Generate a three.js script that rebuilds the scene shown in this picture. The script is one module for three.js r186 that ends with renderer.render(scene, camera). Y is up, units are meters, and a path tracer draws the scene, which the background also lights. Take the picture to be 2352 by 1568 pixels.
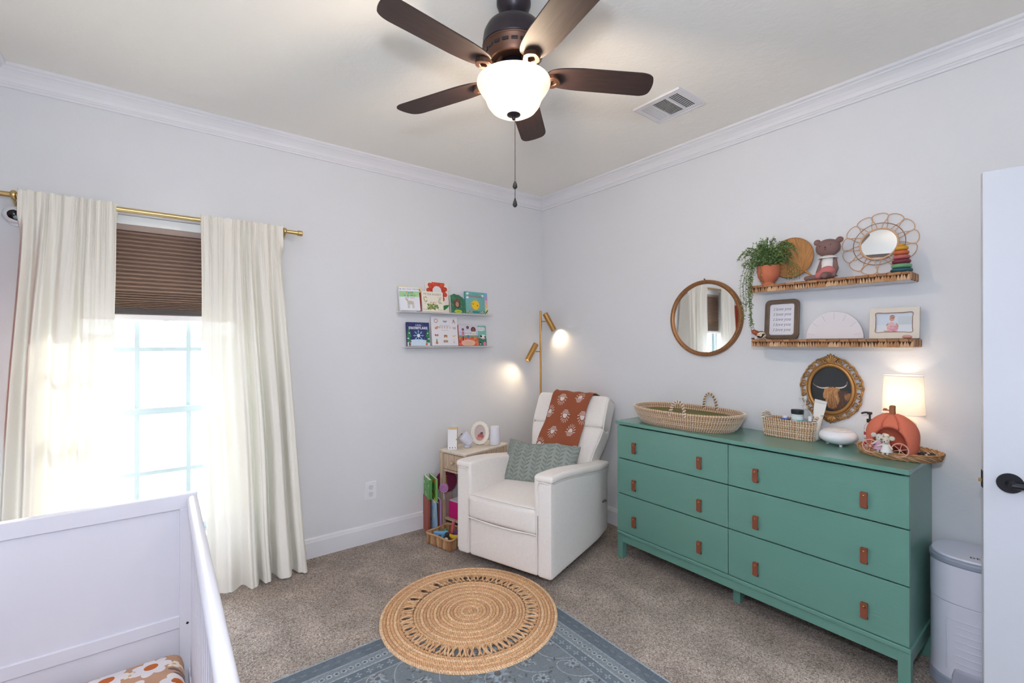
import * as THREE from 'three';
import { RoundedBoxGeometry } from 'three/addons/geometries/RoundedBoxGeometry.js';
import { mergeGeometries, mergeVertices } from 'three/addons/utils/BufferGeometryUtils.js';
import { MarchingCubes } from 'three/addons/objects/MarchingCubes.js';

// ------------------------------------------------------------------ camera, sky, sun, large lights, exposure
const scene = new THREE.Scene();
const D = Math.PI / 180;
const camera = new THREE.PerspectiveCamera(2 * Math.atan(784 / 1052) / D, 2352 / 1568, 0.05, 100);
camera.position.set(0, 1.42, 0);
camera.rotation.order = 'YXZ';
camera.rotation.set(0.15 * D, -37.35 * D, 0);
scene.background = new THREE.Color(0.78, 0.92, 1.07);
scene.backgroundIntensity = 12;
const sun = new THREE.DirectionalLight(new THREE.Color(1, 0.97, 0.92), 18);
sun.position.set(3.6, 4.6, -9.2); sun.target.position.set(0, 1, -3.2);
sun.castShadow = true; sun.shadow.radius = 2; sun.shadow.mapSize.set(2048, 2048);
Object.assign(sun.shadow.camera, { left: -5, right: 5, top: 5, bottom: -5, near: 0.5, far: 25 });
scene.add(sun, sun.target);
const renderer = new THREE.WebGLRenderer({ antialias: true });
renderer.toneMapping = THREE.LinearToneMapping;
renderer.toneMappingExposure = 1.12;
renderer.shadowMap.enabled = true;
const FLASH = 4.2, FAN_LAMP = 1.35, SPOT = 0.27, TABLE_LAMP = 0.07, HALL_LAMP = 8;

// ------------------------------------------------------------------ room measures (metres)
const XR = 2.81, XL = -0.66, ZF = -3.215, ZN = 0.46, H = 2.74;

// ------------------------------------------------------------------ helpers
let seed = 7;
const rnd = () => { seed = (seed * 1664525 + 1013904223) >>> 0; return seed / 4294967296; };
const rr = (a, b) => a + (b - a) * rnd();
const lerp = (a, b, t) => a + (b - a) * t;
const clamp = (v, a, b) => Math.min(b, Math.max(a, v));
const sm = (a, b, x) => { const t = clamp((x - a) / (b - a), 0, 1); return t * t * (3 - 2 * t); };
const hash = (x, y) => { let h = Math.imul(x | 0, 374761393) ^ Math.imul(y | 0, 668265263); h = Math.imul(h ^ (h >>> 13), 1274126177); return ((h ^ (h >>> 16)) >>> 0) / 4294967296; };
function vnoise(x, y, per = 0) {
  const xi = Math.floor(x), yi = Math.floor(y), u = x - xi, v = y - yi, a = u * u * (3 - 2 * u), b = v * v * (3 - 2 * v);
  const w = (i) => per ? ((i % per) + per) % per : i;
  return lerp(lerp(hash(w(xi), w(yi)), hash(w(xi + 1), w(yi)), a), lerp(hash(w(xi), w(yi + 1)), hash(w(xi + 1), w(yi + 1)), a), b);
}
const srgb = (r, g, b) => new THREE.Color().setRGB(r / 255, g / 255, b / 255, THREE.SRGBColorSpace);
const V = (x, y, z) => new THREE.Vector3(x, y, z);

const used = {};
function numbered(name) { const n = used[name] = (used[name] ?? -1) + 1; return n ? name + '_' + String(n).padStart(3, '0') : name; }
const shadow = (m) => { m.castShadow = true; m.receiveShadow = true; return m; };
function thing(name, label, category, pos = [0, 0, 0], ry = 0, group) {
  const o = new THREE.Group(); o.name = numbered(name); o.position.set(...pos); o.rotation.y = ry;
  o.userData = { label, category }; if (group) o.userData.group = group;
  scene.add(o); return o;
}
function part(name, geo, mat, parent, label) {
  const m = shadow(new THREE.Mesh(geo, mat)); m.name = name; if (label) m.userData.label = label;
  parent.add(m); return m;
}
function solo(name, geo, mat, label, category, group, pos, ry = 0) {
  const m = shadow(new THREE.Mesh(geo, mat)); m.name = numbered(name); m.userData = { label, category }; if (group) m.userData.group = group;
  if (pos) m.position.set(...pos); m.rotation.y = ry; scene.add(m); return m;
}
function struct(name, geo, mat, label, category) {
  const m = geo ? shadow(new THREE.Mesh(geo, mat)) : new THREE.Group(); m.name = name; m.userData = { kind: 'structure', label, category }; scene.add(m); return m;
}
function stuff(o) { o.userData.kind = 'stuff'; return o; }
// geometry
function T(g, p = [0, 0, 0], r = [0, 0, 0], s = [1, 1, 1]) {
  return g.applyMatrix4(new THREE.Matrix4().compose(V(...p), new THREE.Quaternion().setFromEuler(new THREE.Euler(...r)), V(...s)));
}
const box = (w, h, d, p, r, b = 0, seg = 2) => T(b ? new RoundedBoxGeometry(w, h, d, seg, b) : new THREE.BoxGeometry(w, h, d), p, r);
const span = (x0, x1, y0, y1, z0, z1, b = 0) => box(x1 - x0, y1 - y0, z1 - z0, [(x0 + x1) / 2, (y0 + y1) / 2, (z0 + z1) / 2], undefined, b);
const cyl = (r0, r1, h, p, r, n = 32) => T(new THREE.CylinderGeometry(r0, r1, h, n), p, r);
const ball = (r, p, s, n = 24) => T(new THREE.SphereGeometry(r, n, Math.round(n * 0.7)), p, undefined, s);
const ring = (R, r, p, rot, s, n = 48, m = 10) => T(new THREE.TorusGeometry(R, r, m, n), p, rot, s);
const lathe = (pts, n = 48, p, r, s) => T(new THREE.LatheGeometry(pts.map(([a, b]) => new THREE.Vector2(a, b)), n), p, r, s);
const tube = (pts, r, n = 24, m = 8, closed = false) => new THREE.TubeGeometry(new THREE.CatmullRomCurve3(pts.map((q) => q.isVector3 ? q : V(...q)), closed), n, r, m, closed);
const bar = (a, b, r, m = 8) => { const A = V(...a), B = V(...b), d = B.clone().sub(A), g = new THREE.CylinderGeometry(r, r, d.length(), m); g.applyQuaternion(new THREE.Quaternion().setFromUnitVectors(V(0, 1, 0), d.clone().normalize())); return g.translate(...A.add(B).multiplyScalar(0.5).toArray()); };
function merge(list) {
  return mergeGeometries(list.map((g) => {
    let q = g.index ? g.toNonIndexed() : g.clone();
    for (const k of Object.keys(q.attributes)) if (!['position', 'normal', 'uv'].includes(k)) q.deleteAttribute(k);
    if (!q.attributes.uv) q.setAttribute('uv', new THREE.BufferAttribute(new Float32Array(q.attributes.position.count * 2), 2));
    if (!q.attributes.normal) q.computeVertexNormals();
    return q;
  }));
}
function smooth(g) { // one normal for each place, uv seams kept
  const p = g.attributes.position, at = new Map(), key = (i) => Math.round(p.getX(i) * 1e5) + ',' + Math.round(p.getY(i) * 1e5) + ',' + Math.round(p.getZ(i) * 1e5);
  g.computeVertexNormals(); const n = g.attributes.normal, keys = [];
  const a = V(), b = V(), c = V(), idx = g.index, cnt = idx ? idx.count : p.count;
  for (let i = 0; i < p.count; i++) { keys[i] = key(i); if (!at.has(keys[i])) at.set(keys[i], V()); }
  for (let i = 0; i < cnt; i += 3) {
    const [i0, i1, i2] = [0, 1, 2].map((k) => idx ? idx.getX(i + k) : i + k);
    a.fromBufferAttribute(p, i0); b.fromBufferAttribute(p, i1).sub(a); c.fromBufferAttribute(p, i2).sub(a); b.cross(c);
    for (const k of [i0, i1, i2]) at.get(keys[k]).add(b);
  }
  for (let i = 0; i < p.count; i++) { const q = at.get(keys[i]).clone().normalize(); n.setXYZ(i, q.x, q.y, q.z); }
  return g;
}
function boxUV(g, s = 1) { // uv in metres from the dominant direction of each face
  if (g.index) g = g.toNonIndexed();
  if (!g.attributes.normal) g.computeVertexNormals();
  const p = g.attributes.position, n = g.attributes.normal, uv = new Float32Array(p.count * 2), a = V(), b = V(), c = V();
  for (let i = 0; i < p.count; i += 3) {
    a.fromBufferAttribute(p, i); b.fromBufferAttribute(p, i + 1).sub(a); c.fromBufferAttribute(p, i + 2).sub(a); b.cross(c);
    const ax = Math.abs(b.x), ay = Math.abs(b.y), az = Math.abs(b.z);
    for (let k = i; k < i + 3; k++) {
      const x = p.getX(k), y = p.getY(k), z = p.getZ(k);
      const [u, v] = ay >= ax && ay >= az ? [x, z] : ax >= az ? [z, y] : [x, y];
      uv[2 * k] = u * s; uv[2 * k + 1] = v * s;
    }
  }
  g.setAttribute('uv', new THREE.BufferAttribute(uv, 2)); return g;
}
function warp(g, fn) { const p = g.attributes.position, v = V(); for (let i = 0; i < p.count; i++) { v.fromBufferAttribute(p, i); fn(v); p.setXYZ(i, v.x, v.y, v.z); } return g; }
function cushion(w, h, d, r, { n = 16, px = 0, py = 0, pz = 0, fn } = {}) { // rounded, puffed block
  const g = new THREE.BoxGeometry(2, 2, 2, n, n, n), hx = w / 2 - r, hy = h / 2 - r, hz = d / 2 - r;
  warp(g, (v) => {
    const e = (t) => Math.sin(t * Math.PI / 2);
    v.set(e(v.x) * w / 2, e(v.y) * h / 2, e(v.z) * d / 2);
    const c = V(clamp(v.x, -hx, hx), clamp(v.y, -hy, hy), clamp(v.z, -hz, hz)), q = v.clone().sub(c), l = q.length();
    if (l > 0) v.copy(c).addScaledVector(q, r / l);
    const X = 1 - (2 * v.x / w) ** 2, Y = 1 - (2 * v.y / h) ** 2, Z = 1 - (2 * v.z / d) ** 2;
    v.x += (2 * v.x / w) * px * Y * Z; v.y += (2 * v.y / h) * py * X * Z; v.z += (2 * v.z / d) * pz * X * Y;
    if (fn) fn(v);
  });
  return smooth(boxUV(g));
}
function grid(nu, nv, fn, uvfn) { // surface fn(u, v) -> Vector3
  const pos = [], uv = [], idx = [];
  for (let j = 0; j <= nv; j++) for (let i = 0; i <= nu; i++) { const q = fn(i / nu, j / nv); pos.push(q.x, q.y, q.z); uv.push(...(uvfn ? uvfn(i / nu, j / nv) : [i / nu, 1 - j / nv])); }
  for (let j = 0; j < nv; j++) for (let i = 0; i < nu; i++) { const a = j * (nu + 1) + i, b = a + 1, c = a + nu + 1, d = c + 1; idx.push(a, c, b, b, c, d); }
  const g = new THREE.BufferGeometry(); g.setAttribute('position', new THREE.Float32BufferAttribute(pos, 3)); g.setAttribute('uv', new THREE.Float32BufferAttribute(uv, 2)); g.setIndex(idx); g.computeVertexNormals(); return g;
}
function run(profile, from, to, out) { // straight moulding: profile [[away from wall, height]...] swept from -> to, out = unit direction away from the wall
  const f = V(...from), t = V(...to), o = V(...out), pos = [], uv = [], L = f.distanceTo(t);
  const at = (e, [a, b]) => (e ? t : f).clone().addScaledVector(o, a).add(V(0, b, 0));
  for (let i = 0; i < profile.length; i++) {
    const p = profile[i], q = profile[(i + 1) % profile.length], a = at(0, p), b = at(1, p), c = at(1, q), d = at(0, q);
    for (const [k, u, v] of [[a, 0, 0], [b, L, 0], [c, L, 0.01], [a, 0, 0], [c, L, 0.01], [d, 0, 0.01]]) { pos.push(k.x, k.y, k.z); uv.push(u, v); }
  }
  const shape = THREE.ShapeUtils.triangulateShape(profile.map(([a, b]) => new THREE.Vector2(a, b)), []);
  for (const e of [0, 1]) for (const tri of shape) for (const k of (e ? tri : [...tri].reverse())) { const q = at(e, profile[k]); pos.push(q.x, q.y, q.z); uv.push(0, 0); }
  const g = new THREE.BufferGeometry(); g.setAttribute('position', new THREE.Float32BufferAttribute(pos, 3)); g.setAttribute('uv', new THREE.Float32BufferAttribute(uv, 2)); g.computeVertexNormals(); return g;
}
function extrude(pts, depth, bevel = 0, holes = [], curve = 12) {
  const mk = (q) => !Array.isArray(q) ? q : new THREE.Shape(q.map(([x, y]) => new THREE.Vector2(x, y)));
  const s = mk(pts); for (const h of holes) s.holes.push(mk(h));
  return new THREE.ExtrudeGeometry(s, { depth, bevelEnabled: bevel > 0, bevelSize: bevel, bevelThickness: bevel, bevelOffset: -bevel, bevelSegments: 2, curveSegments: curve });
}
const rrect = (w, h, r, C = THREE.Shape, cx = 0, cy = 0) => { const s = new C(), x = w / 2, y = h / 2; s.moveTo(cx - x + r, cy - y); s.lineTo(cx + x - r, cy - y); s.quadraticCurveTo(cx + x, cy - y, cx + x, cy - y + r); s.lineTo(cx + x, cy + y - r); s.quadraticCurveTo(cx + x, cy + y, cx + x - r, cy + y); s.lineTo(cx - x + r, cy + y); s.quadraticCurveTo(cx - x, cy + y, cx - x, cy + y - r); s.lineTo(cx - x, cy - y + r); s.quadraticCurveTo(cx - x, cy - y, cx - x + r, cy - y); return s; };
function sdf(fn, c, half, res = 40) { // smooth solid from a distance field, cube of half-size `half` around c
  const mc = new MarchingCubes(res, new THREE.MeshBasicMaterial(), false, false, 60000); mc.isolation = 0;
  for (let k = 0; k < res; k++) for (let j = 0; j < res; j++) for (let i = 0; i < res; i++)
    mc.field[i + j * res + k * res * res] = -fn(c[0] + (i - res / 2) / (res / 2) * half, c[1] + (j - res / 2) / (res / 2) * half, c[2] + (k - res / 2) / (res / 2) * half) / half;
  mc.update();
  const n = mc.geometry.drawRange.count || mc.count, pos = mc.positionArray.slice(0, n * 3);
  let g = new THREE.BufferGeometry(); g.setAttribute('position', new THREE.BufferAttribute(pos, 3));
  g.scale(half, half, half).translate(...c); g = mergeVertices(g, half * 1e-4);
  const p = g.attributes.position, ix = g.index.array; let vol = 0;
  for (let i = 0; i < ix.length; i += 3) { const a = V().fromBufferAttribute(p, ix[i]), b = V().fromBufferAttribute(p, ix[i + 1]), d = V().fromBufferAttribute(p, ix[i + 2]); vol += a.sub(V(...c)).dot(b.sub(V(...c)).cross(d.sub(V(...c)))); }
  if (vol < 0) for (let i = 0; i < ix.length; i += 3) { const t = ix[i]; ix[i] = ix[i + 1]; ix[i + 1] = t; }
  g.computeVertexNormals(); return g;
}
const smin = (a, b, k) => { const h = clamp(0.5 + 0.5 * (b - a) / k, 0, 1); return lerp(b, a, h) - k * h * (1 - h); };
const sEll = (x, y, z, c, r) => { const a = (x - c[0]) / r[0], b = (y - c[1]) / r[1], d = (z - c[2]) / r[2], k = Math.sqrt(a * a + b * b + d * d); return (k - 1) * Math.min(...r); };
const sCap = (x, y, z, a, b, ra, rb) => { const bx = b[0] - a[0], by = b[1] - a[1], bz = b[2] - a[2], t = clamp(((x - a[0]) * bx + (y - a[1]) * by + (z - a[2]) * bz) / (bx * bx + by * by + bz * bz), 0, 1); return Math.hypot(x - a[0] - bx * t, y - a[1] - by * t, z - a[2] - bz * t) - lerp(ra, rb, t); };
// textures
function data(w, h, fn, color = true) {
  const d = new Uint8Array(w * h * 4);
  for (let j = 0; j < h; j++) for (let i = 0; i < w; i++) { const c = fn(i, j), k = 4 * (j * w + i), a = Array.isArray(c) ? c : [c, c, c]; d[k] = clamp(a[0], 0, 255); d[k + 1] = clamp(a[1], 0, 255); d[k + 2] = clamp(a[2], 0, 255); d[k + 3] = 255; }
  const t = new THREE.DataTexture(d, w, h); t.wrapS = t.wrapT = THREE.RepeatWrapping; t.magFilter = THREE.LinearFilter; t.minFilter = THREE.LinearMipmapLinearFilter; t.generateMipmaps = true;
  if (color) t.colorSpace = THREE.SRGBColorSpace; t.needsUpdate = true; return t;
}
const rep = (t, x, y = x) => { const c = t.clone(); c.repeat.set(x, y); c.needsUpdate = true; return c; };
function print(w, h, draw, color = true) {
  const c = document.createElement('canvas'); c.width = w; c.height = h; const g = c.getContext('2d'); draw(g, w, h);
  const t = new THREE.CanvasTexture(c); if (color) t.colorSpace = THREE.SRGBColorSpace; t.anisotropy = 4; return t;
}
const std = (color, roughness = 0.7, o = {}) => new THREE.MeshStandardMaterial({ color, roughness, ...o });
const phy = (color, roughness = 0.7, o = {}) => new THREE.MeshPhysicalMaterial({ color, roughness, ...o });

// ------------------------------------------------------------------ shared materials
const plasterBump = data(512, 512, (i, j) => 255 * (0.6 * vnoise(i / 16, j / 16, 32) + 0.4 * vnoise(i / 5, j / 5, 0)), false);
const M = {
  wall: std(srgb(226, 227, 231), 0.85, { bumpMap: rep(plasterBump, 1.2), bumpScale: 0.0006 }),
  ceiling: std(srgb(247, 244, 238), 0.9, { bumpMap: rep(plasterBump, 0.9), bumpScale: 0.0012 }),
  trim: std(srgb(230, 230, 235), 0.45),
  white: std(srgb(236, 236, 240), 0.4),
  whitePlastic: std(srgb(238, 238, 244), 0.35),
  black: std(srgb(22, 22, 25), 0.45),
  brass: std(srgb(184, 142, 84), 0.34, { metalness: 1 }),
  gold: std(srgb(205, 178, 124), 0.3, { metalness: 1 }),
  oldGold: std(srgb(172, 128, 78), 0.42, { metalness: 0.75 }),
  mirror: std(srgb(238, 240, 242), 0.02, { metalness: 1 }),
  glass: phy(0xffffff, 0.02, { transmission: 1, thickness: 0, ior: 1.45 }),
  seagrass: std(srgb(176, 140, 104), 0.85),
  cord: std(srgb(236, 226, 212), 0.85),
};

// ================================================================== THE SETTING
const carpetTex = (() => { // frieze carpet: short twisted tufts of several browns, 1024 px over 0.9 m
  const N = 1024, cell = 7, per = Math.floor(N / cell), val = new Float32Array(N * N), hue = new Float32Array(N * N);
  for (let j = 0; j < N; j++) for (let i = 0; i < N; i++) {
    const wx = i + 5 * (vnoise(i / 9, j / 9) - 0.5), wy = j + 5 * (vnoise(i / 9 + 40, j / 9 + 40) - 0.5);
    let best = 9, second = 9, id = 0; const ci = Math.floor(wx / cell), cj = Math.floor(wy / cell);
    for (let b = -1; b <= 1; b++) for (let a = -1; a <= 1; a++) {
      const qi = ((ci + a) % per + per) % per, qj = ((cj + b) % per + per) % per, ang = hash(qi + 500, qj) * Math.PI;
      const dx = wx / cell - (ci + a + hash(qi, qj)), dy = wy / cell - (cj + b + hash(qi + 90, qj + 31));
      const ca = Math.cos(ang), sa = Math.sin(ang), d = Math.hypot((dx * ca + dy * sa) * 0.55, (-dx * sa + dy * ca) * 1.25);
      if (d < best) { second = best; best = d; id = hash(qi + 7, qj + 3); } else if (d < second) second = d;
    }
    val[j * N + i] = clamp((second - best) * 1.6, 0, 1); hue[j * N + i] = id;
  }
  const color = data(N, N, (i, j) => {
    const k = j * N + i, t = hue[k], v = 0.76 + 0.3 * val[k], patch = 0.92 + 0.16 * vnoise(i / 128, j / 128, 8);
    const c = t < 0.22 ? [156, 137, 125] : t < 0.62 ? [190, 173, 161] : t < 0.86 ? [203, 187, 175] : [218, 204, 193];
    return c.map((q) => q * v * patch);
  });
  const bump = data(N, N, (i, j) => 255 * clamp(0.25 + 0.6 * val[j * N + i] + 0.25 * (hue[j * N + i] - 0.5), 0, 1), false);
  return { color, bump };
})();
M.carpet = std(0xffffff, 0.98, { map: rep(carpetTex.color, 1 / 0.78), bumpMap: rep(carpetTex.bump, 1 / 0.78), bumpScale: 0.004 });
struct('floor', boxUV(span(XL - 0.14, XR + 0.14, -0.12, 0, ZF - 0.14, 2.0)), M.carpet, 'brown frieze carpet floor', 'floor');
struct('ceiling', boxUV(span(XL - 0.14, XR + 0.14, H, H + 0.12, ZF - 0.14, 2.0)), M.ceiling, 'off-white textured ceiling', 'ceiling');
// window opening in the far wall
const WX0 = -0.405, WX1 = 0.415, WY0 = 0.3, WY1 = 2.11;
{
  const s = new THREE.Shape([[XL - 0.14, 0], [XR + 0.14, 0], [XR + 0.14, H], [XL - 0.14, H]].map((q) => new THREE.Vector2(...q)));
  s.holes.push(new THREE.Path([[WX0, WY0], [WX0, WY1], [WX1, WY1], [WX1, WY0]].map((q) => new THREE.Vector2(...q))));
  struct('wall_far', boxUV(T(new THREE.ExtrudeGeometry(s, { depth: 0.14, bevelEnabled: false }), [0, 0, ZF - 0.14])), M.wall, 'white painted wall with the window', 'wall');
  struct('wall_right', boxUV(span(XR, XR + 0.14, 0, H, ZF, 2.0)), M.wall, 'white painted wall behind the green dresser', 'wall');
  struct('wall_left', boxUV(span(XL - 0.14, XL, 0, H, ZF, 2.0)), M.wall, 'white painted wall beside the crib', 'wall');
  const n = new THREE.Shape([[XL, 0], [1.77, 0], [1.77, 2.06], [2.59, 2.06], [2.59, 0], [XR, 0], [XR, H], [XL, H]].map((q) => new THREE.Vector2(...q)));
  struct('wall_near', boxUV(T(new THREE.ExtrudeGeometry(n, { depth: 0.12, bevelEnabled: false }), [0, 0, ZN])), M.wall, 'white painted wall with the doorway', 'wall');
  struct('wall_hall', boxUV(span(XL, XR, 0, H, 1.88, 2.0)), M.wall, 'white painted hallway wall', 'wall');
}
// crown moulding and baseboards
const CR = [[0, -0.098], [0.012, -0.098], [0.013, -0.088], [0.018, -0.084], [0.018, -0.078], [0.024, -0.074], [0.03, -0.058], [0.042, -0.04], [0.054, -0.029], [0.061, -0.025], [0.062, -0.019], [0.074, -0.013], [0.075, 0], [0, 0]];
struct('trim_1', run(CR, [XL, H, ZF], [XR, H, ZF], [0, 0, 1]), M.trim, 'white crown moulding above the window wall', 'trim');
struct('trim_2', run(CR, [XR, H, ZF], [XR, H, ZN], [-1, 0, 0]), M.trim, 'white crown moulding above the dresser wall', 'trim');
struct('trim_3', run(CR, [XL, H, ZN], [XL, H, ZF], [1, 0, 0]), M.trim, 'white crown moulding above the crib', 'trim');
struct('trim_4', run(CR, [XR, H, ZN], [XL, H, ZN], [0, 0, -1]), M.trim, 'white crown moulding above the doorway', 'trim');
const BB = [[0, 0], [0.015, 0], [0.015, 0.104], [0.012, 0.107], [0.012, 0.112], [0.0095, 0.115], [0.0095, 0.12], [0.006, 0.127], [0, 0.13]];
struct('baseboard_far', run(BB, [XL, 0, ZF], [XR, 0, ZF], [0, 0, 1]), M.trim, 'white baseboard under the window wall', 'baseboard');
struct('baseboard_right', run(BB, [XR, 0, ZF], [XR, 0, ZN], [-1, 0, 0]), M.trim, 'white baseboard along the dresser wall', 'baseboard');
struct('baseboard_left', run(BB, [XL, 0, ZN], [XL, 0, ZF], [1, 0, 0]), M.trim, 'white baseboard behind the crib', 'baseboard');
// window: frame, two sashes, muntins and panes
{
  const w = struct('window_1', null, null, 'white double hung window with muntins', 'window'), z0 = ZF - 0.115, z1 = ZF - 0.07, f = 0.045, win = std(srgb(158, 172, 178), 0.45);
  const fr = (x0, x1, y0, y1, t, za, zb) => merge([span(x0, x0 + t, y0, y1, za, zb), span(x1 - t, x1, y0, y1, za, zb), span(x0 + t, x1 - t, y0, y0 + t, za, zb), span(x0 + t, x1 - t, y1 - t, y1, za, zb)]);
  part('window_frame', fr(WX0, WX1, WY0, WY1, 0.022, ZF - 0.135, ZF - 0.06), win, w);
  const gx0 = WX0 + 0.022 + f - 0.01, gx1 = WX1 - 0.022 - f + 0.01, cols = [gx0, lerp(gx0, gx1, 1 / 3), lerp(gx0, gx1, 2 / 3), gx1];
  for (const [ya, yb, rows, za, zb] of [[1.012, WY1 - 0.022, 3, ZF - 0.128, ZF - 0.098], [WY0 + 0.022, 1.052, 2, ZF - 0.096, ZF - 0.066]]) {
    const s = part('sash', fr(WX0 + 0.022, WX1 - 0.022, ya, yb, f - 0.01, za, zb), win, w), y0 = ya + f - 0.01, y1 = yb - f + 0.01, zc = (za + zb) / 2;
    for (let i = 1; i < 3; i++) part('muntin', span(cols[i] - 0.011, cols[i] + 0.011, y0, y1, zc - 0.009, zc + 0.009), win, s);
    for (let k = 1; k < rows; k++) part('muntin', span(gx0, gx1, lerp(y0, y1, k / rows) - 0.011, lerp(y0, y1, k / rows) + 0.011, zc - 0.0085, zc + 0.0085), win, s);
    for (let i = 0; i < 3; i++) for (let k = 0; k < rows; k++) part('pane', span(cols[i], cols[i + 1], lerp(y0, y1, k / rows), lerp(y0, y1, (k + 1) / rows), zc - 0.001, zc + 0.001), M.glass, s);
  }
  struct('trim_5', span(WX0 - 0.03, WX1 + 0.03, WY0 - 0.02, WY0 + 0.006, ZF - 0.138, ZF + 0.03, 0.005), M.trim, 'white window sill', 'window sill');
}
// outside: lawn and a board fence
struct('ground', span(-14, 14, -0.5, -0.3, -22, ZF - 0.16), std(srgb(190, 184, 160), 0.95), 'pale dry lawn outside the window', 'ground');
{
  const fence = thing('garden_fence', 'pale board fence outside the window', 'fence', [0, -0.3, -8.6]);
  const bm = [srgb(196, 178, 152), srgb(186, 170, 146), srgb(204, 188, 164)].map((c) => std(c, 0.9)), bg = span(-0.069, 0.069, 0, 1.85, -0.01, 0.01);
  for (let i = 0; i < 44; i++) { const b = part('fence_board', bg, bm[i % 3], fence); b.position.set(-3.1 + i * 0.145, 0, 0); }
  for (const y of [0.4, 1.5]) part('fence_rail', span(-3.2, 3.3, y - 0.045, y + 0.045, -0.05, -0.012), bm[1], fence);
}
// open door at the end of the dresser wall
{
  const d = struct('door_1', null, null, 'white flat door standing open into the room', 'door');
  d.position.set(2.574, 0, 0.463); d.rotation.y = 15.15 * D; // local -z runs from the hinge to the latch edge, local -x faces the room
  const leaf = part('door_leaf', span(-0.035, 0, 0.012, 2.032, -0.78, 0, 0.002), std(srgb(208, 211, 220), 0.38), d);
  const hw = std(srgb(30, 30, 36), 0.4, { metalness: 0.3 });
  const lv = part('lever_handle', merge([cyl(0.034, 0.034, 0.007, [-0.0385, 0.93, -0.715], [0, 0, Math.PI / 2], 40), cyl(0.0125, 0.0125, 0.045, [-0.06, 0.93, -0.715], [0, 0, Math.PI / 2], 20), tube([[-0.078, 0.93, -0.718], [-0.08, 0.93, -0.7], [-0.08, 0.929, -0.66], [-0.079, 0.928, -0.6]], 0.0105, 20, 10)]), hw, d, 'black lever handle on a round rose');
  part('lever_handle', merge([cyl(0.034, 0.034, 0.007, [0.0035, 0.93, -0.715], [0, 0, Math.PI / 2], 40), cyl(0.0125, 0.0125, 0.04, [0.024, 0.93, -0.715], [0, 0, Math.PI / 2], 20), tube([[0.043, 0.93, -0.718], [0.045, 0.93, -0.7], [0.045, 0.929, -0.66], [0.044, 0.928, -0.6]], 0.0105, 20, 10)]), hw, d);
  const lp = part('latch_plate', span(-0.03, -0.005, 0.9, 0.96, -0.782, -0.779), hw, d);
  part('latch_bolt', extrude([[0, 0], [0.012, 0], [0.004, 0.012], [0, 0.012]], 0.02, 0).translate(-0.0235, 0.92, -0.782 - 0.0), M.brass, lp).position.set(0, 0, -0.008);
  for (const y of [0.25, 1.05, 1.85]) part('hinge', cyl(0.007, 0.007, 0.09, [0.003, y, 0.006]), hw, d);
}

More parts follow.
